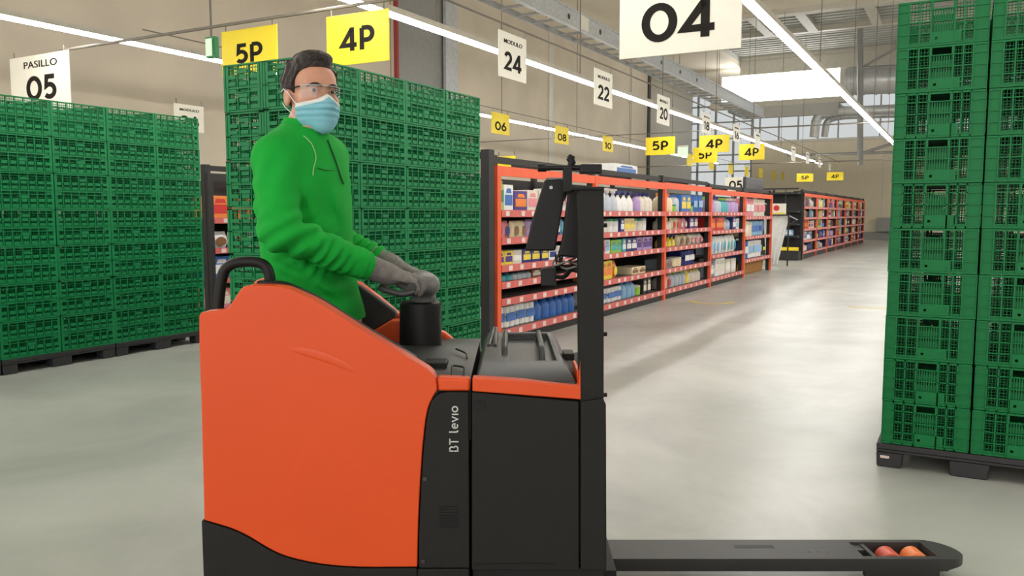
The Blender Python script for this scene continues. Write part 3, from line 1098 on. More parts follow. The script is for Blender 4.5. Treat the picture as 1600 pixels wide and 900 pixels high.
B1, B2, B3, B4, B5 = 'nearest orange bay', 'second orange bay', 'third orange bay', 'fourth orange bay', 'fifth orange bay'
GG = 'goods on the orange shelving'
near = {
    (0, .14): [('pack', WHT, BLU, .21, .22, 4), (None, 0, 0, .04, 0, 0), ('jug', BLU, DBL, .17, .24, 6)],
    (0, .60): [('bottle', TEA, DBL, .12, .12, 3), ('bottle', LGY, BLK, .1, .13, 4), ('box', BRN, OFF, .2, .1, 2)],
    (0, .76): [('box', YEL, PUR, .17, .14, 2), ('box', OFF, WHT, .2, .14, 1), ('box', DBL, YEL, .2, .14, 3), ('box', WHT, DBL, .2, .15, 2), ('bottle', LIL, PUR, .11, .2, 4)],
    (0, 1.02): [('bag', PNK, DBL, .17, .17, 2), ('bag', CRM, BRN, .17, .17, 2), ('bag', LIL, PNK, .17, .19, 2), ('box', DBL, WHT, .2, .18, 2), ('bag', LBL, TEA, .18, .2, 3)],
    (0, 1.28): [('pack', LGN, GRN, .17, .30, 1), ('box', WHT, BLU, .2, .26, 1), ('box', PUR, ORG, .28, .2, 1), ('box', OFF, PNK, .25, .22, 2), ('pack', WHT, PNK, .2, .25, 3), ('bottle', OFF, RED, .14, .24, 3)],
    (1, .14): [('pack', WHT, BLU, .26, .19, 4), ('jug', LBL, BLU, .18, .24, 3), ('tub', LGN, OFF, .2, .14, 1), ('box', BLK, OFF, .16, .26, 2)],
    (1, .44): [('box', ORG, YEL, .26, .26, 1), ('box', YEL, ORG, .2, .26, 2), ('bag', ORG, YEL, .2, .22, 1), (None, 0, 0, .5, 0, 0), ('box', CRM, BRN, .26, .1, 2)],
    (1, .76): [('box', PNK, RED, .2, .16, 2), ('box', WHT, LBL, .17, .2, 1), ('box', LGN, TEA, .2, .17, 2), ('box', TEA, WHT, .15, .22, 1), ('box', DBL, WHT, .2, .18, 2), ('box', LIL, PUR, .22, .2, 3)],
    (1, 1.02): [('tub', YEL, PUR, .18, .2, 1), ('tub', OFF, BLK, .18, .2, 2), ('tub', WHT, GRN, .18, .22, 2), ('box', DBL, WHT, .14, .18, 1), ('box', CRM, YEL, .19, .2, 2), ('tub', OFF, GRN, .18, .2, 2), ('tub', WHT, LIL, .17, .2, 1)],
    (1, 1.28): [('jug', GRY, LGY, .17, .3, 2), ('jug', LGY, WHT, .19, .32, 1), ('spray', LGY, WHT, .19, .3, 2), ('spray', WHT, DBL, .19, .28, 3), (None, 0, 0, .1, 0, 0), ('bottle', LIL, PUR, .14, .26, 1), ('bottle', OFF, DBL, .15, .27, 3)],
    (2, .14): [('bottle', OFF, DBL, .17, .24, 2), ('bag', PNK, RED, .2, .2, 1), ('jug', LGY, LGN, .19, .25, 4), ('bottle', YEL, OFF, .14, .24, 1), ('jug', OFF, YEL, .18, .2, 4)],
    (2, .44): [('box', GRY, BRN, .26, .14, 2), (None, 0, 0, .12, 0, 0), ('tub', CRM, OFF, .2, .15, 2), (None, 0, 0, .1, 0, 0), ('pack', DBL, WHT, .3, .25, 2)],
    (2, .76): [('spray', YEL, DBL, .2, .22, 4), (None, 0, 0, .08, 0, 0), ('bag', CRM, BRN, .3, .2, 2), ('bag', OFF, PNK, .26, .23, 3)],
    (2, 1.02): [('bottle', OFF, WHT, .17, .19, 3), ('bag', CRM, RED, .2, .2, 2), ('bag', PNK, OFF, .2, .2, 2), (None, 0, 0, .1, 0, 0), ('box', PUR, OFF, .22, .18, 2)],
    (2, 1.28): [('bottle', CRM, ORG, .18, .29, 3), ('tub', LGN, GRN, .18, .12, 1), ('jug', LGY, BLU, .2, .27, 1), ('box', BLU, YEL, .25, .28, 2), ('tub', LGN, GRN, .18, .12, 1), ('pack', BLU, LBL, .26, .29, 3)],
    (3, .14): [('bottle', LGY, OFF, .24, .3, 1), ('box', GRY, WHT, .25, .26, 1), ('box', WHT, OFF, .38, .32, 2), ('box', OFF, WHT, .4, .28, 2)],
    (3, .54): [('pack', LGY, LBL, .2, .3, 2), ('bag', WHT, LBL, .24, .32, 3), ('bag', WHT, TEA, .24, .32, 4)],
    (3, .96): [('box', RED, ORG, .55, .26, 2), ('jug', LGY, BLU, .28, .28, 2), ('box', DBL, WHT, .3, .26, 1), ('box', WHT, LBL, .3, .2, 1)],
    (3, 1.28): [('bottle', LIL, LGN, .18, .28, 3), ('bottle', LGY, PUR, .18, .28, 2), ('bottle', TEA, LGN, .18, .28, 3), ('bottle', LIL, OFF, .18, .28, 4)],
    (4, .34): [('pack', BLU, WHT, .36, .4, 2), ('pack', WHT, LBL, .4, .38, 3)],
    (4, .80): [('box', CRM, WHT, .3, .34, 2), ('box', OFF, CRM, .28, .3, 1), ('pack', LBL, BLU, .4, .36, 3)],
    (4, 1.2): [('pack', PNK, WHT, .36, .4, 3), ('pack', OFF, PNK, .36, .4, 3)],
}
names = [B1, B2, B3, B4, B5]
shn = {0: {.14: 'bottom', .60: 'low thin', .76: 'third', 1.02: 'second', 1.28: 'top'},
       1: dict(zip(Zs, SH)), 2: dict(zip(Zs, SH)), 3: {.14: 'bottom', .54: 'third', .96: 'second', 1.28: 'top'}, 4: {.34: 'bottom', .8: 'middle', 1.2: 'top'}}
for (b, z), runs in near.items():
    lvls = sorted(shn[b]) + [1.66]
    nxt = lvls[lvls.index(z) + 1]
    if b == 0 and z == .14: nxt = .44
    fill(T[b], T[b + 1] - T[b], SF, z, nxt - z - .05, runs, names[b], shn[b][z], GG)

# brown carton under the last bay, goods and screens on top of the shelving
g = G(); g.box(-1.15, 1.15, -.35, .35, 0, .25)
o = g.build('carton', mat('brown_cardboard', (176, 122, 60), .8), None, bevel=.01); o.location = P(T[4] + 1.27, SF + .5, 0.001); o.rotation_euler.z = RZ_A
tag(o, 'long brown cardboard carton on the floor under the last orange bay', 'carton')
place('box', WHT, BLU, P(T[1] + 1.9, SF + .55, 1.8), RZ_A, (.9, .4, .14), 'white and blue carton lying on top of the second orange bay', None, 'carton')
r = empty('display_screen', P(18.2, SF + .25, 1.69), RZ_A)
tag(r, 'dark rectangular display panel on top of the fifth orange bay', 'display')
g = G(); g.box(-.85, .85, -.03, .03, .03, .34); g.build('screen_panel', mat('dark_navy_panel', (32, 34, 58), .3), r, bevel=.01)
g = G(); g.box(-.5, -.4, -.05, .05, 0, .03); g.box(.4, .5, -.05, .05, 0, .03); g.build('foot', M_blackr, r)

# far run
FS, FT0 = 3.95, 23.9
FL = [2.3, 2.2, 2.2, 2.2, 2.2, 2.2, 2.1]
t = FT0
pal = [WHT, OFF, PNK, LIL, LBL, RED, CRM, DBL, PUR, LGY, ORG, WHT, OFF, BLU, LGN, BLK, BRN, YEL]
knd = ['box', 'bottle', 'bag', 'pack', 'tub', 'box']
rnd = random.Random(3)
for b, L in enumerate(FL):
    rack_bay(t, L, FS, [.2, .52, .84, 1.16, 1.46], 1.84, label='%s bay of the distant orange shelving run, counted from the left' % ORD[b], group='orange shelving of the distant run', last=(b == 6))
    for zi, z in enumerate([.2, .52, .84, 1.16, 1.46]):
        runs = []
        x = 0
        while x < L - .3:
            w = rnd.uniform(.22, .36); n = rnd.choice([1, 2, 2])
            if rnd.random() < .1: runs.append((None, 0, 0, w, 0, 0)); x += w; continue
            runs.append((rnd.choice(knd), rnd.choice(pal), rnd.choice(pal), w, rnd.uniform(.2, .28), n)); x += w * n
        fill(t, L, FS, z, .30, runs, '%s distant bay' % ORD[b], ['bottom', 'fourth', 'third', 'second', 'top'][zi], 'goods on the distant shelving')
    t += L
# near end of the far run: black end display with yellow stripe
r = empty('end_display', P(FT0 - .15, FS), RZ_A)
tag(r, 'black end display with a yellow stripe at the near end of the distant shelving', 'display')
g = G()
g.box(-.05, .02, -.03, .05, 0, 1.86); g.box(-.05, .02, 1.45, 1.53, 0, 1.86)
for z in (.3, .62, .95, 1.3, 1.8): g.box(-.5, .02, .05, 1.45, z, z + .05)
g.box(0.0, .03, .05, 1.45, .3, 1.8)
g.build('frame', M_blackr, r)
g = G(); g.box(-.56, .0, 0, 1.5, 0.02, .26); g.build('base', M_blackr, r)
g = G(); g.box(-.57, -.50, 0, 1.5, .27, .36); g.build('yellow_stripe', M_yellow, r)
g = G(); g.tube([(-.03, 1.45, 1.78), (-.5, .05, 1.1), (-.05, .9, .7)], .02, 6); g.build('brace', M_galv, r)
for i in range(4):
    place('box', [LBL, OFF, WHT, TEA][i], WHT, P(FT0 - .42, FS + .3 + .28 * i, .671), RZ_A - pi / 2, (.2, .2, .16),
          '%s small carton on the black end display, %s from the right' % (CN[[LBL, OFF, WHT, TEA][i]], ORD[i]), None, 'carton')

# white plastic drape and poster at the end of the near run
c = on(1212, 415, Vector((0, 0, 1)), 0.0)
vs = []
nz, nx = 14, 14
topw = abs((on(1234, 340, A, 20.6) - on(1192, 340, A, 20.6)).dot(B))
g = G()
base = P(20.6, on(1212, 340, A, 20.6).dot(B), 0)
zt_ = on(1212, 339, A, 20.6).z
for layer in (0, 1):
    for j in range(nz):
        f = j / (nz - 1)
        z = zt_ * (1 - f) + .04
        wl = topw * (1 - .55 * f)
        for i in range(nx):
            u = i / (nx - 1) - .5
            y = .05 * sin(u * 22 + f) * (.3 + f * .7) + layer * .01 + .06
            vs.append((u * wl - .12 * f * topw, y, z))
N_ = nz * nx
fs = []
for j in range(nz - 1):
    for i in range(nx - 1):
        a = j * nx + i
        fs.append((a, a + nx, a + nx + 1, a + 1)); fs.append((a + N_, a + N_ + 1, a + N_ + nx + 1, a + N_ + nx))
rim = [i for i in range(nx)] + [j * nx + nx - 1 for j in range(1, nz)] + [(nz - 1) * nx + i for i in range(nx - 2, -1, -1)] + [j * nx for j in range(nz - 2, 0, -1)]
for i in range(len(rim)):
    a, b = rim[i], rim[(i + 1) % len(rim)]
    fs.append((a, b, b + N_, a + N_))
g.add(vs, fs)
r = empty('plastic_drape', base, RZ_B)
tag(r, 'white plastic sheet hanging at the far end of the orange shelving', 'plastic sheet')
g.build('sheet', mat('white_plastic_sheet', (222, 222, 220), .45), r, smooth=True)
g = G(); g.box(-topw / 2, topw / 2, -.02, .04, zt_ + .03, zt_ + .07)
for x in (-topw / 2, topw / 2 - .03): g.box(x, x + .03, .0, .03, 0, zt_ + .05)
g.build('hanging_frame', M_blackr, r)
c = on(1217, 318, A, 20.4)
r = empty('poster', c, RZ_B)
tag(r, 'white poster with a red round mark above the white plastic sheet', 'poster')
g = G(); g.box(-.17, .17, -.01, .01, -.26, 0); g.build('poster_board', M_white, r)
g = G(); g.lathe([(.07, 0), (.07, .003)], (0, 0, 0), 20); g.v = [(x - .05, -.0105 - z, -.11 + y) for x, y, z in g.v]; g.build('red_mark', mat('red_print', (205, 50, 45), .5), r)
g = G(); g.box(-.16, .16, -.013, -.0105, -.25, -.22); g.build('yellow_band', M_yellow, r)
g = G(); g.tube([(-.15, .02, 0), (-.15, .02, .35)], .01, 6); g.tube([(.15, .02, 0), (.15, .02, .35)], .01, 6); g.tube([(-.45, .02, .35), (.45, .02, .35)], .02, 6); g.build('hanger', M_dark, r)

# second run of racks seen in the gaps behind the crates
for t_, lab in ((6.6, 'dark shelving bay glimpsed between the left and middle crate stacks'), (13.2, 'dark shelving bay glimpsed between the middle crates and the orange shelving')):
    rack_bay(t_, 2.6, 7.6, [.14, .5, .85, 1.2], 1.72, label=lab, group=None, beam=M_blackr)
    for z, runs in ((.14, [('box', PNK, OFF, .3, .24, 3), ('box', YEL, ORG, .3, .2, 4)]), (.5, [('box', BLU, WHT, .28, .26, 8)]), (.85, [('bag', WHT, BRN, .3, .2, 8)]), (1.2, [('box', ORG, RED, .3, .28, 7)])):
        fill(t_, 2.6, 7.6, z, .3, runs, 'dark bay behind the %s crates' % ('left' if t_ < 9 else 'middle'),
             {.14: 'bottom', .5: 'third', .85: 'second', 1.2: 'top'}[z], 'goods on the dark shelving')

# yellow tape arcs on the floor
def tape(pts, w, label):
    L_, R_ = [], []
    pts = [Vector(p) for p in pts]
    g = G()
    for i, p in enumerate(pts):
        d = (pts[min(i + 1, len(pts) - 1)] - pts[max(0, i - 1)]).normalized()
        n = Vector((-d.y, d.x, 0)) * w / 2
        L_.append(p + n); R_.append(p - n)
    vs = [(q.x, q.y, .0022) for q in L_] + [(q.x, q.y, .0022) for q in R_] + [(q.x, q.y, .0006) for q in L_] + [(q.x, q.y, .0006) for q in R_]
    n = len(pts)
    fs = []
    for i in range(n - 1):
        fs += [(i, n + i, n + i + 1, i + 1), (2 * n + i, 2 * n + i + 1, 3 * n + i + 1, 3 * n + i), (i, i + 1, 2 * n + i + 1, 2 * n + i), (n + i, 3 * n + i, 3 * n + i + 1, n + i + 1)]
    g.add(vs, fs)
    o = g.build('floor_tape', M_tape)
    tag(o, label, 'floor marking')


Z0 = Vector((0, 0, 1))
tape([on(x, y, Z0, 0) for x, y in ((1078, 470), (1090, 473.5), (1110, 475), (1130, 474.5), (1150, 472))], .07, 'yellow curved tape mark on the floor before the orange shelving')
tape([on(x, y, Z0, 0) for x, y in ((1328, 479), (1345, 481), (1365, 481.5), (1384, 481))], .07, 'yellow tape mark on the floor beside the right crate stack')

# ------------------------------------------------------------------ order-picking truck
TY = 2.22                      # near side plane of the truck
TC = Vector((-.40, 2.62, 0))
truck = empty('pallet_truck', TC)
tag(truck, 'orange and black ride-on electric pallet truck with the standing driver', 'truck')


def tb(g, name, m, parent=None, **k):
    return g.build(name, m, truck if parent is None else parent, off=TC, **k)


def qxz(pts, Y): return [(W(x, y, Y).x, W(x, y, Y).z) for x, y in pts]


def spl(pts, n=4):
    """Catmull-Rom through open list of 2-D points"""
    out = []
    P_ = [pts[0]] + list(pts) + [pts[-1]]
    for i in range(1, len(P_) - 2):
        p0, p1, p2, p3 = P_[i - 1:i + 3]
        for k in range(n):
            t = k / n
            out.append(tuple(.5 * (2 * p1[j] + (p2[j] - p0[j]) * t + (2 * p0[j] - 5 * p1[j] + 4 * p2[j] - p3[j]) * t * t + (3 * p1[j] - p0[j] - 3 * p2[j] + p3[j]) * t ** 3) for j in (0, 1)))
    out.append(tuple(P_[-2]))
    return out


top_edge = spl([(311, 496), (316, 488), (350, 484), (360, 476), (374, 455), (384, 447), (410, 446), (440, 448), (462, 456), (500, 474), (560, 512), (600, 536), (650, 566), (672, 580), (681, 594), (683, 610)], 3)
right_edge = spl([(680, 614), (668, 640), (661, 690), (656, 760), (653, 830), (652, 886)], 3)
low_edge = spl([(650, 886), (560, 886), (500, 881), (450, 870), (420, 857), (390, 839), (365, 827), (340, 819), (319, 813)], 3)
left_edge = [(317, 740), (314, 620), (311, 540)]
g = G(); g.prism(qxz(top_edge + right_edge + low_edge + left_edge, TY), TY, TY + .06)
panel = tb(g, 'side_panel', M_orange, bevel=.014, seg=4)
# raised crease across the panel
g = G()
c0, c1 = W(432, 543, TY), W(578, 592, TY)
n = 18
vs = []
for i in range(n + 1):
    f = i / n
    c = c0.lerp(c1, f); c.z += .012 * sin(pi * f)
    w = .012 * sin(pi * f) ** .6 + .0005
    d = .0022 * sin(pi * f) ** .8
    for k in range(7):
        a = pi * k / 6
        vs.append((c.x, TY + .001 - d * sin(a), c.z + w * cos(a) * (1.6 if k < 3 else .7)))
fs = [(i * 7 + k, (i + 1) * 7 + k, (i + 1) * 7 + k + 1, i * 7 + k + 1) for i in range(n) for k in range(6)]
g.add(vs, fs)
tb(g, 'panel_crease', M_orange, panel, smooth=True)
# dark inner lining just above the panel edge
lin = [(x, y - 7) for x, y in top_edge if x > 395 and x < 652]
g = G(); g.prism(qxz(lin + [(652, 640), (395, 640)], TY + .06), TY + .061, TY + .095)
tb(g, 'inner_lining', M_blackp, bevel=.004)
# skirt
g = G(); g.prism(qxz([(315, 813)] + [(x, y + 1.5) for x, y in low_edge[::-1]][1:] + [(652, 888), (652, 1010), (322, 1010)], TY), TY - .003, TY + .08)
tb(g, 'lower_skirt', M_truckblack, bevel=.006)
# middle black section with its lettering
g = G(); g.prism(qxz([(x + 2, y) for x, y in right_edge[::-1]][:-3] + [(675, 626), (684, 616), (700, 612.5), (732.5, 613), (733.5, 888), (655, 888)], TY), TY - .001, TY + .2)
mid = tb(g, 'motor_cover', M_truckblack, bevel=.004)
a = W(709, 670, TY)
stroke_text('BT levio', .026, .130, M_letter, 'lettering', mid, a - TC + Vector((0, -.003, 0)), rot=(0, -pi / 2, 0), wt=.13)
g = G()
for i in range(8):
    a = W(686, 792 + i * 4.6, TY); g.box(a.x, a.x + .055, TY - .003, TY - .001, a.z - .002, a.z + .002)
tb(g, 'vent_slats', M_blackp, mid)
for (x, y) in ((664, 748), (661, 876)):
    a = W(x, y, TY); g = G(); g.tube([(a.x, TY - .005, a.z), (a.x, TY, a.z)], .006, 10); tb(g, 'bolt', M_trim, mid, smooth=True)
g = G(); g.box(W(652, 888, TY).x, W(733, 888, TY).x, TY, TY + .2, .04, W(652, 889, TY).z)
tb(g, 'chassis_foot', M_truckblack, bevel=.004)
# battery box
z_t0, z_t1 = W(738, 613, TY).z, W(905, 628, TY).z
g = G(); g.prism([(W(737, 600, TY).x, z_t0), (W(905, 600, TY).x, z_t1), (W(905, 890, TY).x, W(905, 892, TY).z), (W(737, 890, TY).x, W(737, 891, TY).z)], TY, 2.99)
bat = tb(g, 'battery_box', M_truckblack, bevel=.004)
a, b = W(742, 626, TY), W(757, 641, TY)
g = G(); g.box(a.x, b.x, TY - .003, TY + .001, a.z, b.z); g.tube([((a.x + b.x) / 2, TY - .006, (a.z + b.z) / 2), ((a.x + b.x) / 2, TY, (a.z + b.z) / 2)], .008, 10)
tb(g, 'lock_plate', M_blackp, bat)
a, b = W(742, 880, TY), W(920, 884, TY)
g = G(); g.box(a.x, b.x - .09, TY - .002, TY, a.z - .003, a.z); g.box(b.x - .003, b.x, TY - .002, TY, a.z - .003, a.z + .03)
tb(g, 'hatch_seam', M_blackp, bat)
g = G(); g.box(W(737, 890, TY).x, W(946, 890, TY).x, TY + .03, 2.96, .05, W(737, 893, TY).z)
tb(g, 'chassis', M_truckblack, bevel=.004)
# orange shoulder strips between cover and boxes
g = G(); g.prism(qxz([(682, 590), (734, 592), (734, 612), (684, 612)], TY), TY + .004, TY + .05)
tb(g, 'shoulder_strip', M_orange, bevel=.008, seg=3)
g = G(); g.prism(qxz([(738, 591), (820, 596), (904, 604), (907, 562), (908, 625), (738, 612)], TY), TY + .004, TY + .05)
tb(g, 'shoulder_strip', M_orange, bevel=.006, seg=3)
# control deck and battery cover
zd = .795
x0, x1 = W(600, 560, TY + .1).x, W(734, 590, TY).x
g = G()
nx, ny = 14, 14
vs = []
xl, xr = -.46, x1
for j in range(ny + 1):
    for i in range(nx + 1):
        u, v = i / nx, j / ny
        x = xl + (xr - xl) * u; y = TY + .035 + (2.985 - TY - .035) * v
        z = zd + .025 * sin(pi * min(1, v * 1.1)) * sin(pi * (u * .8 + .2)) - .05 * (max(0, .12 - v) / .12) ** 2 * .3
        vs.append((x, y, z))
n0 = len(vs)
vs += [(x, y, .62) for x, y, z in vs]
fs = []
for j in range(ny):
    for i in range(nx):
        a = j * (nx + 1) + i
        fs.append((a, a + 1, a + nx + 2, a + nx + 1)); fs.append((a + n0, a + n0 + nx + 1, a + n0 + nx + 2, a + n0 + 1))
rim = [i for i in range(nx + 1)] + [j * (nx + 1) + nx for j in range(1, ny + 1)] + [ny * (nx + 1) + i for i in range(nx - 1, -1, -1)] + [j * (nx + 1) for j in range(ny - 1, 0, -1)]
for i in range(len(rim)):
    a, b = rim[i], rim[(i + 1) % len(rim)]; fs.append((b, a, a + n0, b + n0))
g.add(vs, fs)
deck = tb(g, 'control_deck', M_trim, smooth=True)
g = G()
a = W(664, 568, 2.42); b = W(700, 568, 2.42)
g.box(a.x, b.x, 2.36, 2.44, zd - .01, zd + .024)
tb(g, 'storage_slot', M_blackp, deck, bevel=.004)
g = G()
g.tube(arc([(W(706, 590, 2.26).x, 2.26, zd + .004), (W(706, 570, 2.36).x, 2.37, zd + .015), (W(736, 575, 2.36).x - .02, 2.36, zd + .012), (W(736, 575, 2.36).x - .015, 2.25, zd + .003)]), .003, 6)
tb(g, 'hatch_groove', M_blackp, deck)
g = G()
g.tube(arc([(W(712, 555, 2.6).x, 2.62, zd + .022), (W(730, 560, 2.6).x, 2.56, zd + .018), (W(742, 566, 2.6).x - .02, 2.5, zd + .012)]), .003, 6)
tb(g, 'hatch_groove', M_blackp, deck)
xc0, xc1 = W(741, 596, TY).x, W(902, 604, TY).x
g = G()
zc_ = .80
lo = [(xc0, TY + .03), (xc1, TY + .03), (xc1 - .01, 2.98), (xc0, 2.98)]
hi = [(xc0 + .015, TY + .10), (xc1 - .035, TY + .10), (xc1 - .04, 2.93), (xc0 + .02, 2.93)]
hi2 = [(xc0 + .10, TY + .13), (xc1 - .05, TY + .13), (xc1 - .055, 2.90), (xc0 + .08, 2.90)]
vs = [(x, y, .755) for x, y in lo] + [(x, y, zc_ - .015) for x, y in lo] + [(x, y, zc_ + .028) for x, y in hi] + [(x, y, zc_ + .028) for x, y in hi2] + [(x, y, zc_ + .004) for x, y in hi2]
fs = [(3, 2, 1, 0)] + [(r * 4 + k, r * 4 + (k + 1) % 4, r * 4 + 4 + (k + 1) % 4, r * 4 + 4 + k) for r in range(4) for k in range(4)] + [(16, 17, 18, 19)]
g.add(vs, fs)
cov = tb(g, 'battery_cover', M_trim, bevel=.006)
for px in (789, 845):
    xx = W(px, 556, 2.55).x
    g = G(); g.tube(arc([(xx, 2.44, zc_ + .0), (xx, 2.46, zc_ + .045), (xx, 2.82, zc_ + .045), (xx, 2.84, zc_ + .0)]), .009, 8)
    tb(g, 'grab_loop', M_trim, cov, smooth=True)
g = G(); xx = W(772, 556, 2.5).x; g.tube(arc([(xc0 + .03, 2.6, zc_ + .03), (xc0 + .04, 2.86, zc_ + .05), (xx, 2.86, zc_ + .05), (xx, 2.6, zc_ + .03)]), .007, 8); tb(g, 'grab_loop', M_trim, cov, smooth=True)
g = G(); xx = W(885, 560, 2.5).x; g.box(xx - .008, xx + .025, 2.5, 2.58, zc_ + .0, zc_ + .022); tb(g, 'latch', M_blackp, cov, bevel=.003)
g = G(); g.box(W(906, 600, TY).x - .004, W(908.5, 600, TY).x, TY + .05, 2.44, .60, .812)
tb(g, 'orange_end_wall', M_orange, bevel=.002)
# mast post and lower guard
g = G(); a = W(903, 293, TY + .02); b = W(943, 640, TY + .02)
g.prism([(a.x, a.z), (W(943, 293, TY + .02).x, a.z), (b.x, b.z), (b.x, .3), (W(906, 640, TY + .02).x, .3), (W(905, 640, TY + .02).x, b.z)], TY + .01, TY + .07)
mast = tb(g, 'mast_post', M_truckblack, bevel=.004)
g = G(); a = W(907, 624, TY)
g.prism(qxz([(907, 628), (942, 622), (947, 632), (948, 892), (907, 892)], TY), TY - .001, 2.99)
tb(g, 'load_guard', M_truckblack, bevel=.005)
g = G(); a = W(893, 292, TY + .02); b = W(943, 297, TY + .02); g.box(a.x, b.x, TY + .0, TY + .09, b.z, a.z); tb(g, 'post_cap', M_truckblack, mast, bevel=.002)
for (x, y) in ((945, 352), (945, 522), (945, 617)):
    a = W(x, y, TY + .04); g = G(); g.tube([(a.x - .006, TY + .04, a.z), (a.x + .006, TY + .04, a.z)], .006, 8); tb(g, 'bolt', M_blackp, mast, smooth=True)
# accessory bar with its devices
g = G()
a, b = W(842, 262, 2.40), W(938, 262, 2.34)
g.tube([a, b], .008, 10)
g.tube([a - Vector((.003, 0, 0)), a + Vector((.022, 0, 0))], .012, 10)
br = tb(g, 'accessory_bar', M_blackp, smooth=True)
g = G(); a, b = W(906, 257, 2.34), W(939, 272, 2.34); g.box(a.x, b.x, 2.31, 2.36, b.z, a.z); tb(g, 'bar_clamp', M_blackp, br, bevel=.004)
g = G(); a, b = W(880, 262, 2.36), W(893, 300, 2.36); g.box(a.x, b.x, 2.34, 2.385, b.z, a.z); g.tube([W(888, 265, 2.37), W(894, 254, 2.37), W(890, 246, 2.37)], [.006, .012, .012], 8); g.tube([W(888, 243, 2.37), W(895, 250, 2.37)], [.007, .012], 8)
tb(g, 'clamp_stem', M_blackp, br, bevel=.002)


def slab(pts, Y, th, name, m, bevel=.006, parent=None):
    g = G(); g.prism(qxz(pts, Y), Y, Y + th)
    return tb(g, name, m, parent, bevel=bevel)


scr = slab([(851, 281), (876, 279), (886, 284), (868, 392), (821, 392), (822, 386), (833, 340)], 2.40, .035, 'tablet_computer', M_blackp)
g = G(); a = W(861, 293, 2.40); g.tube([(a.x, 2.397, a.z), (a.x, 2.40, a.z)], .005, 12); tb(g, 'round_badge', M_letter, scr)
g = G(); a, b = W(853, 281, 2.44), W(880, 278, 2.44); g.box(a.x, b.x, 2.41, 2.46, b.z - .008, b.z); tb(g, 'bright_top_edge', M_tiller, scr, bevel=.002)
g = G(); g.tube([W(884, 296, 2.42), W(876, 312, 2.42)], .012, 8); tb(g, 'bracket', M_blackp, scr, smooth=True)
sc2 = slab([(888, 300), (897, 297), (906, 303), (906, 404), (872, 400), (879, 372), (884, 330)], 2.36, .03, 'scanner_holder', M_blackp)
g = G(); a, b = W(885, 297, 2.38), W(905, 291, 2.38); g.box(a.x, b.x, 2.37, 2.42, a.z - .004, b.z - .004); tb(g, 'holder_rim', M_tiller, sc2, bevel=.002)
rndc = random.Random(5)
for i in range(6):
    p0 = W(872 + rndc.uniform(-4, 8), 398, 2.36 + rndc.uniform(0, .04)); p3 = W(905, 402 + rndc.uniform(-2, 16), 2.29)
    p1 = W(862 + rndc.uniform(-4, 14), 408 + rndc.uniform(0, 12), 2.34); p2 = W(886, 402 + rndc.uniform(4, 20), 2.3)
    g = G(); g.tube(arc([p0, p1, p2, p3], 5), .0028, 6); tb(g, 'coiled_cable', M_blackp if i % 3 else M_tiller, smooth=True)
slab([(846, 420), (868, 418), (870, 448), (845, 447)], 2.38, .03, 'cable_box', M_blackp, bevel=.004)
g = G(); g.tube(arc([W(868, 432, 2.39), W(882, 434, 2.36), W(892, 420, 2.33), W(905, 424, 2.28)], 5), .007, 8); tb(g, 'cable_box_arm', M_blackp, smooth=True)

# backrest loop
g = G()
lp = spl([(341, 492), (342, 470), (346, 440), (352, 421), (368, 411), (395, 409), (412, 414), (420, 426), (423, 452)], 4)
g.tube([W(x, y, TY + .12) for x, y in lp], .0155, 12)
tb(g, 'backrest_hoop', M_blackp, smooth=True)
# rear wall, platform, far panel
g = G(); g.box(W(325, 600, TY).x + .02, W(340, 600, TY).x + .03, TY + .07, 2.98, .08, W(330, 500, TY + .1).z); tb(g, 'rear_wall', M_blackp, bevel=.01)
g = G(); g.box(-.82, -.30, TY + .1, 2.98, .06, .115); tb(g, 'standing_platform', M_truckblack, bevel=.006)
far = [(395, 440), (440, 424), (480, 424), (520, 428), (563, 442), (592, 464), (622, 489), (660, 506), (695, 520), (707, 530), (716, 541), (718, 552), (714, 640), (395, 640)]
g = G(); g.prism(qxz(far, 2.98), 2.98, 3.03); tb(g, 'side_panel', M_orange, bevel=.012, seg=3)
pad = [(470, 430), (520, 431), (562, 447), (590, 467), (619, 488), (618, 498), (580, 520), (560, 525), (470, 560)]
g = G(); g.prism(qxz(pad, 2.93), 2.93, 2.977); tb(g, 'side_cushion', mat('charcoal_cushion', (40, 40, 42), .7), bevel=.01, seg=3)
g = G(); a = W(560, 545, 2.9)
g.prism(qxz([(575, 522), (612, 500), (640, 500), (640, 560), (575, 560)], 2.88), 2.86, 2.93); tb(g, 'inner_panel', M_orange, bevel=.008)
# control column
CX, CY = W(657, 500, 2.76).x, 2.76
zt_c, zb_c = W(657, 470, 2.76).z, .79
g = G(); g.lathe([(.073, zb_c), (.072, zb_c + .02), (.070, zt_c - .02), (.068, zt_c - .006), (.060, zt_c)], (CX, CY, 0), 28); colm = tb(g, 'steering_column', M_blackp, smooth=True)
g = G(); g.lathe([(.046, zt_c - .005), (.042, zt_c + .012), (.034, zt_c + .03)], (CX + .012, CY, 0), 20); tb(g, 'column_neck', M_trim, colm, smooth=True)

# forks
fx0, fx1 = W(946, 860, 2.8).x, W(1480, 862, 2.83).x
xr0, xr1 = W(1322, 860, 2.83).x, W(1432, 860, 2.83).x


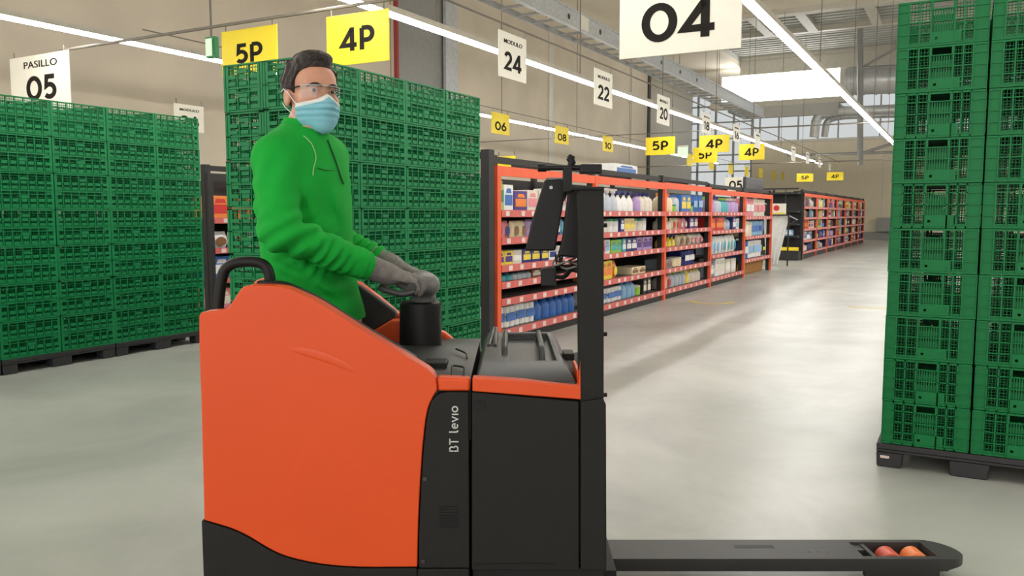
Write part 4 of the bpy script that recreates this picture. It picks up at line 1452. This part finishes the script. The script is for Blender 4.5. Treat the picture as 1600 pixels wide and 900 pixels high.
def fork(y0, name='fork'):
    y1 = y0 + .163
    zt, zb = .094, .050
    g = G(); g.box(fx0 - .12, xr0, y0, y1, zb, zt)
    g.box(xr0, xr1, y0, y0 + .022, .030, zt); g.box(xr0, xr1, y1 - .022, y1, .030, zt)
    g.box(xr0 + .035, xr0 + .05, y0 + .02, y1 - .02, zb, zt - .004); g.box(xr0 + .0, xr0 + .035, y0 + .09, y1 - .022, zb, zt - .008)
    yc = (y0 + y1) / 2
    pts = [(xr1, y0), (xr1 + .03, y0 + .0005)]
    for k in range(13):
        a = -pi / 2 + pi * k / 12
        pts.append((fx1 - .085 + .085 * cos(a), yc + .079 * sin(a)))
    pts += [(xr1 + .03, y1 - .0005), (xr1, y1)]
    n = len(pts)
    vs = [(x, y, zb + (.008 if x > xr1 + .04 else 0)) for x, y in pts] + [(x, y, zt - (.014 * max(0, (x - xr1 - .02) / .12))) for x, y in pts]
    fs = [tuple(range(n - 1, -1, -1)), tuple(range(n, 2 * n))] + [(i, (i + 1) % n, n + (i + 1) % n, n + i) for i in range(n)]
    g.add(vs, fs)
    f = tb(g, name, M_dark, bevel=.003, seg=1)
    for px, m in ((1372, M_roller), (1411, M_rollero)):
        xx = W(px, 862, 2.83).x
        g = G(); g.tube([(xx, y0 + .045, .055), (xx, y0 + .050, .055), (xx, y0 + .113, .055), (xx, y0 + .118, .055)], [.032, .037, .037, .032], 24); tb(g, 'load_roller', m, f, smooth=True)
    a, b = W(1140, 857, 2.83), W(1200, 857, 2.83)
    g = G(); g.box(a.x, b.x, y0 + .09, y0 + .115, zt - .003, zt + .0006); tb(g, 'slot_shade', M_blackp, f)  # dark strip laid on top, its colour giving the shade of an open slot
    g = G()
    for px in (1248, 1262, 1275): g.tube([(W(px, 860, 2.83).x, y0 + .06, zt), (W(px, 860, 2.83).x, y0 + .06, zt + .0015)], .005, 8)
    tb(g, 'rivets', M_trim, f)
    return f


fork(2.668)
fork(2.34)
g = G(); g.box(fx0 - .14, fx0 - .02, 2.34, 2.83, .05, .2); tb(g, 'fork_carriage', M_truckblack, bevel=.004)
for (x, y) in ((-.62, 2.35), (-.62, 2.89)):
    g = G(); g.tube([(x, y - .03, .05), (x, y + .03, .05)], .05, 20); tb(g, 'castor_wheel', M_blackp, smooth=True)
g = G(); g.tube([(-.2, 2.58, .1), (-.2, 2.66, .1)], .1, 28); tb(g, 'drive_wheel', M_blackp, smooth=True)

# ------------------------------------------------------------------ implicit surfaces for the person
class SDF:
    def __init__(s, lo, hi, h):
        s.lo = np.array(lo, float); s.h = h
        s.n = np.ceil((np.array(hi) - s.lo) / h).astype(int) + 1
        s.F = np.full(s.n, 10.0, np.float32)
        s.ax = [s.lo[i] + h * np.arange(s.n[i]) for i in range(3)]

    def _sl(s, lo, hi, pad):
        sl = []
        for i in range(3):
            a = int(np.floor((lo[i] - pad - s.lo[i]) / s.h)); b = int(np.ceil((hi[i] + pad - s.lo[i]) / s.h)) + 1
            sl.append(slice(max(0, a), min(s.n[i], max(b, 0))))
        return tuple(sl)

    def _pts(s, sl):
        return np.meshgrid(s.ax[0][sl[0]], s.ax[1][sl[1]], s.ax[2][sl[2]], indexing='ij')

    def _mix(s, sl, d, k, mode):
        Fs = s.F[sl]
        if mode == 'add':
            if k > 0:
                h = np.clip(.5 + .5 * (Fs - d) / k, 0, 1)
                s.F[sl] = Fs * (1 - h) + d * h - k * h * (1 - h)
            else: s.F[sl] = np.minimum(Fs, d)
        elif mode == 'sub':
            d = -d
            if k > 0:
                h = np.clip(.5 - .5 * (Fs - d) / k, 0, 1)
                s.F[sl] = Fs * (1 - h) + d * h + k * h * (1 - h)
            else: s.F[sl] = np.maximum(Fs, d)

    def cap(s, a, b, r0, r1, k=.015, mode='add'):
        a = np.array(a, float); b = np.array(b, float); r = max(r0, r1)
        sl = s._sl(np.minimum(a, b) - r, np.maximum(a, b) + r, k * 1.2 + 3 * s.h)
        X, Y, Z = s._pts(sl)
        if X.size == 0: return s
        ab = b - a; L = ab @ ab + 1e-12
        t = np.clip(((X - a[0]) * ab[0] + (Y - a[1]) * ab[1] + (Z - a[2]) * ab[2]) / L, 0, 1)
        d = np.sqrt((X - a[0] - t * ab[0]) ** 2 + (Y - a[1] - t * ab[1]) ** 2 + (Z - a[2] - t * ab[2]) ** 2) - (r0 + (r1 - r0) * t)
        s._mix(sl, d, k, mode); return s

    def chain(s, pts, rs, k=.012, mode='add'):
        for i in range(len(pts) - 1): s.cap(pts[i], pts[i + 1], rs[i], rs[i + 1], k, mode)
        return s

    def ell(s, c, r, M=None, k=.015, mode='add'):
        c = np.array(c, float); r = np.array(r, float); rm = r.max()
        sl = s._sl(c - rm, c + rm, k * 1.2 + 3 * s.h)
        X, Y, Z = s._pts(sl)
        if X.size == 0: return s
        q = np.stack([X - c[0], Y - c[1], Z - c[2]], -1)
        if M is not None: q = q @ M                     # columns of M are the local axes
        k0 = np.sqrt(((q / r) ** 2).sum(-1)); k1 = np.sqrt(((q / (r * r)) ** 2).sum(-1)) + 1e-9
        s._mix(sl, k0 * (k0 - 1) / k1, k, mode); return s

    def column(s, zs, cx, cy, a, b, M, k=.02, power=2.3):
        """upright body: half-width a along M[:,0], half-depth b along M[:,1], as functions of z"""
        m = max(max(a), max(b))
        lo = (min(cx) - m, min(cy) - m, zs[0]); hi = (max(cx) + m, max(cy) + m, zs[-1])
        sl = s._sl(lo, hi, k + 3 * s.h)
        X, Y, Z = s._pts(sl)
        z = s.ax[2][sl[2]]
        f = lambda v: smooth_interp(z, zs, v)[None, None, :]
        dx, dy = X - f(cx), Y - f(cy)
        u = dx * M[0, 0] + dy * M[1, 0]; v = dx * M[0, 1] + dy * M[1, 1]
        A_, B_ = f(a), f(b)
        q = (np.abs(u / A_) ** power + np.abs(v / B_) ** power) ** (1 / power)
        d = (q - 1) * np.minimum(A_, B_) * .95
        dz = np.maximum(zs[0] - Z, Z - zs[-1])
        d = np.maximum(d, dz)
        s._mix(sl, d, k, 'add'); return s

    def mesh(s):
        F = s.F; n = s.n
        I = F < 0
        cells = []; pos = []; quads = []
        nn = n - 1
        for ax in range(3):
            o = [0, 0, 0]; o[ax] = 1
            s0 = tuple(slice(0, n[i] - o[i]) for i in range(3)); s1 = tuple(slice(o[i], n[i]) for i in range(3))
            cr = I[s0] != I[s1]
            idx = np.argwhere(cr)
            b, c = [i for i in range(3) if i != ax]
            ok = (idx[:, b] > 0) & (idx[:, c] > 0) & (idx[:, b] < n[b] - 1) & (idx[:, c] < n[c] - 1)
            idx = idx[ok]
            j = idx.copy(); j[:, ax] += 1
            f0 = F[tuple(idx.T)]; f1 = F[tuple(j.T)]
            t = f0 / (f0 - f1)
            p = idx.astype(float); p[:, ax] += t
            q = []
            for db, dc in ((0, 0), (-1, 0), (-1, -1), (0, -1)):
                c_ = idx.copy(); c_[:, b] += db; c_[:, c] += dc
                q.append(c_[:, 0] * (n[1] * n[2]) + c_[:, 1] * n[2] + c_[:, 2])
            q = np.stack(q, 1)
            flip = (f0 < 0)
            if ax == 1: flip = ~flip
            q[~flip] = q[~flip][:, ::-1]
            quads.append(q)
            cells.append(q.reshape(-1)); pos.append(np.repeat(p, 4, 0))
        Q = np.concatenate(quads); Cc = np.concatenate(cells); Pp = np.concatenate(pos)
        uq, inv = np.unique(Cc, return_inverse=True)
        cnt = np.bincount(inv)
        V = np.stack([np.bincount(inv, Pp[:, i]) / cnt for i in range(3)], 1)
        V = V * s.h + s.lo
        Qi = inv.reshape(-1, 4)
        return V, Qi

    def build(s, name, m, parent, off, M=None, smooth_it=2):
        V, Q = s.mesh()
        # light smoothing
        if smooth_it:
            e = np.concatenate([Q[:, [0, 1]], Q[:, [1, 2]], Q[:, [2, 3]], Q[:, [3, 0]]])
            for _ in range(smooth_it):
                acc = np.zeros_like(V); ct = np.zeros(len(V))
                for i in range(3):
                    acc[:, i] = np.bincount(e[:, 0], V[e[:, 1], i], len(V)) + np.bincount(e[:, 1], V[e[:, 0], i], len(V))
                ct = np.bincount(e[:, 0], minlength=len(V)) + np.bincount(e[:, 1], minlength=len(V))
                V = V * .5 + .5 * acc / ct[:, None]
        if M is not None: V = V @ M[0].T + M[1]
        V = V - np.array(off)
        me = D.meshes.new(name)
        me.vertices.add(len(V)); me.vertices.foreach_set('co', V.reshape(-1))
        me.loops.add(len(Q) * 4); me.loops.foreach_set('vertex_index', Q.reshape(-1).astype(np.int32))
        me.polygons.add(len(Q)); me.polygons.foreach_set('loop_start', np.arange(0, len(Q) * 4, 4, dtype=np.int32))
        me.update(calc_edges=True)
        me.polygons.foreach_set('use_smooth', np.ones(len(Q), bool))
        me.materials.append(m)
        me.validate()
        o = D.objects.new(name, me)
        COL.objects.link(o)
        if parent is not None: o.parent = parent
        return o


def smooth_interp(z, zs, v):
    """monotone-ish cubic (Catmull-Rom) interpolation"""
    zs = np.array(zs, float); v = np.array(v, float)
    m = np.gradient(v, zs)
    z = np.clip(z, zs[0], zs[-1])
    i = np.clip(np.searchsorted(zs, z) - 1, 0, len(zs) - 2)
    h = zs[i + 1] - zs[i]; t = (z - zs[i]) / h
    return (2 * t ** 3 - 3 * t ** 2 + 1) * v[i] + (t ** 3 - 2 * t ** 2 + t) * h * m[i] + (-2 * t ** 3 + 3 * t ** 2) * v[i + 1] + (t ** 3 - t ** 2) * h * m[i + 1]


# ------------------------------------------------------------------ the person
PY = 2.66
KP = PY / F
hy = R(40)                                             # head yaw measured from the camera axis towards +X
Fh = np.array([sin(hy), -cos(hy), 0.0]); Rh = np.array([Fh[1], -Fh[0], 0.0]); Uh = np.array([0, 0, 1.0])
tilt = R(4)
hc = np.array(W(486, 148, PY))                          # between the ears at eye level
MH = np.stack([Rh, Fh, Uh], 1)                         # local (right, forward, up) -> world


def hw(r, f, u): return hc + MH @ np.array([r, f, u], float)


by = R(14)
Ft = np.array([cos(by), -sin(by), 0.0]); Rt = np.array([Ft[1], -Ft[0], 0.0])
MT = np.stack([Rt, Ft, Uh], 1)
sc_ = np.array(W(474, 235, PY))                        # middle of the shoulders
sh_r = np.array(W(434, 248, PY - .15)); sh_l = np.array(W(511, 244, PY + .15))
el_r = np.array(W(438, 362, PY - .26)); wr_r = np.array(W(592, 423, 2.60))
el_l = np.array(W(520, 372, PY + .24)); wr_l = np.array(W(600, 408, 2.86))
BASE = (float(sc_[0]), PY, .115)


def zz(y, Y=PY): return W(480, y, Y).z


def body_field(S, infl=0.0, arms=True, torso=True, legs=True):
    if torso:
        zs = [zz(520), zz(497), zz(450), zz(400), zz(340), zz(290), zz(250), zz(225), zz(210), zz(198)]
        cxs = [W(x, 300, PY).x for x in (497, 496, 486, 480, 476, 475, 474, 474, 475, 478)]
        cys = [PY] * 10
        a = [.165, .165, .155, .155, .165, .178, .180, .150, .100, .058]
        b = [.115, .118, .118, .118, .120, .115, .102, .088, .070, .052]
        S.column(zs, cxs, cys, [v + infl for v in a], [v + infl for v in b], MT, k=.03)
    if arms:
        for sh, el, wr in ((sh_r, el_r, wr_r), (sh_l, el_l, wr_l)):
            S.cap(sh, el, .052 + infl, .043 + infl, .05)
            S.cap(el, wr, .042 + infl, .030 + infl, .03)
    if legs:
        for sgn in (1, -1):
            hp = np.array([W(494, 500, PY).x, PY, .88]) + Rt * .085 * sgn
            kn = hp + np.array([.03, 0, -.37]); an = np.array([hp[0] - .02, hp[1], .20])
            S.cap(hp, kn, .085 + infl, .06 + infl, .04); S.cap(kn, an, .058 + infl, .042 + infl, .02)


# hands: lists of finger chains in world space, closed on the grip
GRX, GRZ = W(652, 440, 2.72).x, W(652, 443, 2.72).z


def hand_chain(wr, yc, thumb_side):
    """palm down, fingers towards +X, curling over a bar lying along Y; thumb_side = +1 or -1 along Y"""
    out = []
    wr = np.array(wr)
    kz = GRZ + .030
    for i, (dy, L, r) in enumerate(((.031, .92, .0100), (.0105, 1.0, .0105), (-.0105, .96, .0100), (-.031, .80, .0088))):
        y = yc + dy * thumb_side
        kx = GRX - .016 - (.006 if i == 3 else 0)
        kn = np.array([kx, y, kz - (.004 if i in (0, 3) else 0)])
        p1 = kn + np.array([.036 * L, 0, -.010])
        p2 = p1 + np.array([.009 * L, 0, -.028 * L])
        p3 = p2 + np.array([-.012 * L, 0, -.017 * L])
        out.append(([wr * .25 + kn * .75, kn, p1, p2, p3], [r * 1.25, r * 1.15, r, r * .92, r * .8]))
    yb = yc + .034 * thumb_side
    b0 = wr * .62 + np.array([GRX - .03, yc + .012 * thumb_side, kz]) * .38 + np.array([0, .02 * thumb_side, -.012])
    m0 = np.array([GRX - .045, yc + .050 * thumb_side, GRZ + .004])
    m1 = np.array([GRX - .012, yc + .047 * thumb_side, GRZ - .020])
    m2 = np.array([GRX + .010, yc + .040 * thumb_side, GRZ - .026])
    out.append(([b0, m0, m1, m2], [.016, .0135, .012, .010]))
    return out


def hand_field(S, wr, yc, ts, infl=0.0):
    wr = np.array(wr)
    ch = hand_chain(wr, yc, ts)
    for pts, rs in ch[:4]:
        S.cap(wr + (pts[1] - wr) * .12, pts[1], .015 + infl, .0125 + infl, .014)
        S.chain(pts[1:], [v + infl for v in rs[1:]], .0012)
    pts, rs = ch[4]
    S.chain(pts, [v + infl for v in rs], .006)
    S.cap(wr - (pts[1] - wr) * .0, wr + (np.array([GRX - .04, yc, GRZ + .025]) - wr) * .7, .025 + infl, .022 + infl, .02)


# skin body: one continuous surface, head to feet
S = SDF((-1.0, 2.25, .10), (-.20, 3.05, 1.80), .0046)
body_field(S)
hand_field(S, wr_r, 2.62, 1); hand_field(S, wr_l, 2.81, -1)
nb = np.array(W(474, 205, PY))
S.cap(nb, hw(0, -.012, -.06), .060, .053, .03)
S.cap(nb + Rt * .04 + np.array([0, 0, -.03]), sh_r + np.array([0, 0, .0]), .034, .040, .03); S.cap(nb - Rt * .04 + np.array([0, 0, -.03]), sh_l + np.array([0, 0, .0]), .034, .040, .03)


def H_ell(c, r, k=.012, mode='add', M=MH): S.ell(hw(*c), r, M, k, mode)


def H_cap(a, b, r0, r1, k=.01, mode='add'): S.cap(hw(*a), hw(*b), r0, r1, k, mode)


H_ell((0, -.012, .034), (.075, .093, .082))
H_ell((0, .020, -.030), (.063, .070, .085), .02)
H_ell((0, .040, .04), (.062, .050, .05), .015)
H_cap((-.022, .066, -.098), (.022, .066, -.098), .022, .022, .02)
H_cap((-.054, .0, -.075), (-.025, .05, -.10), .016, .018, .02); H_cap((.054, .0, -.075), (.025, .05, -.10), .016, .018, .02)
H_cap((0, .087, .004), (0, .106, -.034), .0085, .0125, .010)
H_cap((-.010, .098, -.04), (.010, .098, -.04), .009, .009, .006)
for sg in (1, -1):
    H_cap((.012 * sg, .088, .022), (.046 * sg, .074, .022), .009, .008, .012)
    H_ell((.046 * sg, .058, -.026), (.020, .020, .018), .02)
    S.ell(hw(.031 * sg, .098, .002), (.015, .016, .011), MH, .010, 'sub')
    H_ell((.031 * sg, .079, .000), (.013, .012, .0115), .004)
    H_ell((.076 * sg, -.012, -.012), (.009, .019, .032), .006)
    S.ell(hw(.086 * sg, -.006, -.008), (.006, .009, .017), MH, .004, 'sub')
# feet inside the shoes
for sgn in (1, -1):
    an = np.array([W(494, 500, PY).x - .02, PY, .19]) + Rt * .085 * sgn
    S.cap(an, an + np.array([0, 0, -.035]), .042, .04, .02); S.cap(an + np.array([-.02, 0, -.042]), an + Ft * .14 + np.array([0, 0, -.05]), .028, .022, .02)
person = S.build('person', M_skin, None, BASE)
person.location = BASE
tag(person, 'person in a green pullover, blue face mask and grey gloves driving the orange truck', 'person')


def child_of_person(o):
    return o


# sweater
S = SDF((-1.02, 2.2, .86), (-.22, 3.1, 1.66), .0048)
body_field(S, .014, arms=False, legs=False)
S.cap(nb + Rt * .055 + np.array([0, 0, -.028]), sh_r + np.array([0, 0, .006]), .046, .056, .05); S.cap(nb - Rt * .055 + np.array([0, 0, -.028]), sh_l + np.array([0, 0, .006]), .046, .056, .05)
# fuller sleeves
mid_r = sh_r * .62 + el_r * .38; S.cap(sh_r, mid_r, .063, .063, .035); S.cap(mid_r, el_r, .063, .060, .010); S.cap(el_r, wr_r + (el_r - wr_r) * .2, .060, .046, .012); S.cap(wr_r + (el_r - wr_r) * .22, wr_r + (el_r - wr_r) * .12, .047, .040, .008)
mid_l = sh_l * .6 + el_l * .4; S.cap(sh_l, mid_l, .060, .059, .035); S.cap(mid_l, el_l, .059, .056, .010); S.cap(el_l, wr_l + (el_l - wr_l) * .1, .056, .042, .03)
# folds of the cloth as a displacement of the surface
X, Y, Z = np.meshgrid(*S.ax, indexing='ij')


def folds(c, rad, d1, wl, amp, d2, bend, ph=0.0):
    global S
    w = np.exp(-(((X - c[0]) ** 2 + (Y - c[1]) ** 2 + (Z - c[2]) ** 2) / rad ** 2))
    a_ = (X - c[0]) * d1[0] + (Y - c[1]) * d1[1] + (Z - c[2]) * d1[2]
    b_ = (X - c[0]) * d2[0] + (Y - c[1]) * d2[1] + (Z - c[2]) * d2[2]
    wv = np.sin(2 * np.pi * a_ / wl + bend * np.sin(b_ * 22 + ph) + ph)
    wv = wv * (.55 + .45 * np.sin(b_ * 34 + a_ * 9 + ph * 3))
    S.F = S.F - (1.75 * amp * w * (np.abs(wv) ** .7 * np.sign(wv))).astype(np.float32)


fd = (wr_r - el_r) / np.linalg.norm(wr_r - el_r); ud = (el_r - sh_r) / np.linalg.norm(el_r - sh_r)
bis = (fd * .55 + ud * .75); bis /= np.linalg.norm(bis)
folds(el_r + fd * .04, .10, bis, .048, .0065, (0, 0, 1), .6, .5)
folds(el_r + fd * .17, .075, fd * .9 + np.array([0, 0, -.35]), .036, .0060, (.3, .5, .8), 1.3, 1.1)
folds(wr_r - fd * .05, .055, fd, .026, .0045, (.2, .5, .8), 1.4, .2)
folds(sh_r + ud * .10, .09, (.85, 0, -.35), .06, .0035, (0, 0, 1), .6, .0)
fd2 = (wr_l - el_l) / np.linalg.norm(wr_l - el_l)
folds(wr_l - fd2 * .06, .09, fd2, .03, .005, (0, 0, 1), .8, .2)
folds(np.array(W(525, 330, PY - .1)), .14, (.95, 0, .1), .062, .0045, (0, 0, 1), .5, .4)
folds(np.array(W(470, 440, PY - .1)), .13, (.25, 0, .95), .06, .005, (1, 0, 0), .8, .9)
folds(np.array(W(520, 450, PY - .1)), .12, (.6, 0, .8), .07, .004, (1, 0, 0), .8, .9)
folds(np.array(W(410, 330, PY)), .12, (.5, 0, .8), .06, .004, (1, 0, 0), .6, .2)
# pale shoulder piping sits on the cloth; collar
# hem cut
S.F[:, :, S.ax[2] < .905] = 1.0
S.F = np.maximum(S.F, (Z + (X - nb[0]) * .25 - (nb[2] + .012)).astype(np.float32))
sw = S.build('pullover', M_sweat, person, BASE)
FLD = S

# strips that lie on the cloth: march from outside until the field is met
def on_cloth(x, y, S=FLD, eps=.0015):
    o_ = np.array([0, 0, H]); d = np.array(ray(x, y)); d = d / d[1]
    for Y in np.arange(2.25, 3.0, .002):
        p = o_ + d * Y
        ijk = ((p - S.lo) / S.h).round().astype(int)
        if (ijk < 0).any() or (ijk >= S.n).any(): continue
        if S.F[tuple(ijk)] < eps: return p - d * .002
    return o_ + d * PY


def cloth_strip(name, pts, r, m):
    P3 = [Vector(on_cloth(x, y)) for x, y in spl(pts, 6)]
    for _ in range(3): P3 = [P3[0]] + [(P3[i - 1] + P3[i] * 2 + P3[i + 1]) / 4 for i in range(1, len(P3) - 1)] + [P3[-1]]
    g = G(); g.tube(P3, r, 6)
    return g.build(name, m, sw, smooth=True, off=BASE)


g = G()
nn_ = 32
ca_ = Vector(nb.tolist()) + Vector((.004, 0, .008))
ax_f = Vector(Ft.tolist()); ax_r = Vector(Rt.tolist())
vs = []
for i in range(nn_):
    a = 2 * pi * i / nn_
    d = ax_f * cos(a) + ax_r * sin(a)
    f_ = cos(a)
    for rr, zz_ in ((.080, -.024), (.072, .010), (.068, .024), (.064, .026), (.062, .014), (.066, -.022)):
        vs.append(ca_ + d * (rr + .004 * f_) + Vector((0, 0, zz_ - .010 * f_)))
fs = [(i * 6 + k, ((i + 1) % nn_) * 6 + k, ((i + 1) % nn_) * 6 + (k + 1) % 6, i * 6 + (k + 1) % 6) for i in range(nn_) for k in range(6)]
g.add(vs, fs)
g.build('collar', M_sweat, sw, smooth=True, off=BASE)
cloth_strip('shoulder_piping', [(474, 212), (485, 222), (490, 232), (494, 246), (490, 262), (489, 274)], .0017, M_seam)
cloth_strip('zip', [(512, 219), (517, 232), (524, 250), (532, 275), (537, 288)], .0028, M_zip)
cloth_strip('chest_seam', [(497, 262), (507, 266), (522, 266)], .0012, M_zip)

# trousers
S = SDF((-1.0, 2.3, .14), (-.3, 3.0, 1.03), .006)
for sgn in (1, -1):
    hp = np.array([W(494, 500, PY).x, PY, .88]) + Rt * .085 * sgn
    kn = hp + np.array([.03, 0, -.37]); an = np.array([hp[0] - .02, hp[1], .20])
    S.cap(hp, kn, .098, .076, .03); S.cap(kn, an, .074, .062, .02)
S.column([.80, .86, .92, .97, 1.0], [W(495, 497, PY).x] * 5, [PY] * 5, [.170, .173, .172, .166, .158], [.121, .125, .124, .121, .115], MT, k=.03)
S.build('trousers', M_trou, person, BASE)
for sgn in (1, -1):
    an = np.array([W(494, 500, PY).x - .02, PY, .18]) + Rt * .085 * sgn
    S = SDF((an - .3).tolist(), (an + .3).tolist(), .006)
    S.cap(an, an + np.array([0, 0, -.03]), .052, .052, .02); S.cap(an + np.array([-.02, 0, -.02]), an + Ft * .17 + np.array([0, 0, -.03]), .042, .036, .02)
    S.F[:, :, S.ax[2] < .117] = 1.0
    S.build('shoe', M_shoe, person, BASE)

# gloves
for wr, el, yc, ts in ((wr_r, el_r, 2.62, 1), (wr_l, el_l, 2.81, -1)):
    S = SDF((wr - np.array([.12, .15, .15])).tolist(), (wr + np.array([.26, .15, .12])).tolist(), .0026)
    hand_field(S, wr, yc, ts, .0018)
    d = (wr - el) / np.linalg.norm(wr - el)
    S.cap(wr - d * .035, wr + d * .035, .039, .036, .014)
    gl = S.build('glove', M_glove, person, BASE)
    g = G()
    q = [wr - d * .03 + np.array([0, .035 * cos(a) * 1.0, .035 * sin(a)]) for a in np.linspace(0, 2 * pi, 20, endpoint=False)]
    g.tube([Vector(v) for v in q], .0035, 6, closed=True); g.build('cuff_band', M_glovep, gl, smooth=True, off=BASE)

# hair
S = SDF((-.13, -.15, -.12), (.13, .14, .17), .0026)
S.ell((0, -.014, .034), (.084, .106, .094), None, 0)
X, Y, Z = np.meshgrid(*S.ax, indexing='ij')
hl = np.interp(Y, [-.12, -.06, -.035, -.018, .0, .022, .03, .045, .062, .08, .12], [-.075, -.07, -.05, .012, .014, -.004, .035, .060, .072, .078, .085])
lump = .0035 * np.sin(X * 95 + 3 * np.sin(Y * 60)) * np.sin(Y * 85 + 2 * np.sin(Z * 70)) + .0025 * np.sin(X * 190 + Z * 120) * np.sin(Y * 170) + .004 * np.clip((Z - .08) / .05, 0, 1)
S.F = S.F - (lump * np.clip((Z - .0) / .05, .15, 1)).astype(np.float32)
S.ell((0, .030, .108), (.056, .055, .026), None, .02)
S.F = np.maximum(S.F, ((hl - Z) * .8).astype(np.float32))
S.build('hair', M_hair, person, BASE, (MH, hc), smooth_it=1)
# eyebrows, eyes
for sg in (1, -1):
    bp_ = arc([Vector(hw(x * sg, f, u)) for x, f, u in ((.011, .0965, .016), (.026, .0955, .0205), (.040, .087, .020), (.052, .075, .013))], 6)
    g = G(); g.tube(bp_, [.0018 + .0034 * sin(pi * (.15 + .8 * i / (len(bp_) - 1))) for i in range(len(bp_))], 8)
    g.build('eyebrow', M_hair, person, smooth=True, off=BASE)
    S = SDF((hw(.031 * sg, .08, 0) - .02).tolist(), (hw(.031 * sg, .08, 0) + .02).tolist(), .0013)
    S.ell(hw(.031 * sg, .0815, .0005), (.0118, .0115, .0066), MH, 0)
    e = S.build('eye', M_eye, person, BASE, smooth_it=1)
    S = SDF((hw(.031 * sg, .08, 0) - .02).tolist(), (hw(.031 * sg, .08, 0) + .02).tolist(), .0011)
    S.ell(hw(.031 * sg + .0035, .0905, .0005), (.0060, .0045, .0060), MH, 0)
    S.build('iris', M_iris, e, BASE, smooth_it=1)

# mask
S = SDF((-.09, -.02, -.14), (.09, .15, .02), .0018)
S.ell((0, .034, -.052), (.072, .076, .082), None, 0)
S.cap((0, .090, -.012), (0, .110, -.040), .010, .017, .02)
S.cap((0, .100, -.045), (0, .082, -.100), .018, .028, .03)
X, Y, Z = np.meshgrid(*S.ax, indexing='ij')
S.F = S.F - (.0024 * np.sin(Z * 330) * np.clip(1 - np.abs(Z + .055) / .045, 0, 1)).astype(np.float32)
top = np.interp(np.abs(X), [0, .02, .045, .07], [-.010, -.024, -.032, -.038]); bot = np.interp(np.abs(X), [0, .04, .07], [-.132, -.118, -.088])
side = np.interp(Z, [-.13, -.085, -.03], [.052, .028, .036])
S.F = np.maximum(S.F, (Z - top).astype(np.float32)); S.F = np.maximum(S.F, (bot - Z).astype(np.float32)); S.F = np.maximum(S.F, (side - Y).astype(np.float32))
MF = S.F.copy()
mk = S.build('face_mask', M_mask, person, BASE, (MH, hc), smooth_it=1)
S.F = np.maximum(MF - .0012, (top - .0105 - Z).astype(np.float32)) 
S.build('mask_top_band', M_maskw, mk, BASE, (MH, hc), smooth_it=1)
for sg in (1, -1):
    g = G()
    g.tube([Vector(hw(x * sg, f, u)) for x, f, u in ((.066, .044, -.042), (.073, .026, -.028), (.079, .002, -.002), (.086, -.016, .012), (.087, -.028, .004))], .0016, 6)
    g.tube([Vector(hw(x * sg, f, u)) for x, f, u in ((.056, .044, -.098), (.066, .026, -.084), (.072, .004, -.062), (.081, -.018, -.044), (.084, -.028, -.03))], .0016, 6)
    g.build('ear_loop', M_maskw, mk, smooth=True, off=BASE)

# safety glasses
gr = empty('tmp')
D.objects.remove(gr)
g = G()
vs = []; n = 24
for i in range(n + 1):
    a = -1.02 + 2.04 * i / n
    rr = .0870
    for z in (-.022 + .006 * (1 - min(1, abs(a) * 6)), .016):
        for d_ in (0, .0018):
            vs.append(tuple(hw((rr + d_) * sin(a) * .93, .018 + (rr + d_) * cos(a), z)))
fs = []
for i in range(n):
    a = i * 4; b = a + 4
    fs += [(a, b, b + 2, a + 2), (a + 1, a + 3, b + 3, b + 1), (a, a + 1, b + 1, b), (a + 2, b + 2, b + 3, a + 3)]
fs += [(0, 2, 3, 1), (n * 4, n * 4 + 1, n * 4 + 3, n * 4 + 2)]
g.add(vs, fs)
lens = g.build('safety_glasses', M_lens, person, smooth=True, off=BASE)
g = G(); g.tube([Vector(hw(.0885 * sin(a) * .93, .018 + .0885 * cos(a), .016)) for a in np.linspace(-1.02, 1.02, 20)], .0012, 6)
g.build('upper_rim', mat('clear_grey_rim', (190, 195, 195), .3), lens, smooth=True, off=BASE)
for sg in (1, -1):
    g = G(); g.tube([Vector(hw(x * sg, f, u)) for x, f, u in ((.070, .066, .012), (.077, .035, .011), (.080, .0, .012), (.081, -.018, .008))], .0024, 6)
    g.build('temple_arm', M_blackp, lens, smooth=True, off=BASE)

# tiller head and grips: the hands rest on these
S = SDF((GRX - .16, 2.5, GRZ - .09), (GRX + .12, 2.93, GRZ + .07), .0035)
S.cap((GRX + .004, 2.66, GRZ), (GRX + .004, 2.78, GRZ), .026, .026, .01)
S.cap((GRX + .012, 2.705, GRZ + .004), (GRX + .012, 2.755, GRZ + .004), .036, .036, .02)
S.cap((CX + .01, CY - .02, zt_c + .012), (GRX + .012, 2.735, GRZ), .036, .036, .02)
S.ell((GRX + .046, 2.71, GRZ - .004), (.030, .045, .030), None, .035)
tl = S.build('tiller_head', M_tiller, truck, TC)
g = G(); g.tube([(GRX, 2.578, GRZ), (GRX, 2.866, GRZ)], .0150, 16)
g.build('hand_grip', M_glovep, tl, smooth=True, off=TC)
g = G()
g.tube(arc([(GRX + .01, 2.56, GRZ - .012), (GRX - .03, 2.56, GRZ - .022), (GRX - .105, 2.585, GRZ - .004), (GRX - .105, 2.86, GRZ - .004), (GRX - .03, 2.885, GRZ - .022), (GRX + .01, 2.885, GRZ - .012)], 6), .0105, 10)
g.build('knuckle_guard', M_trim, tl, smooth=True, off=TC)
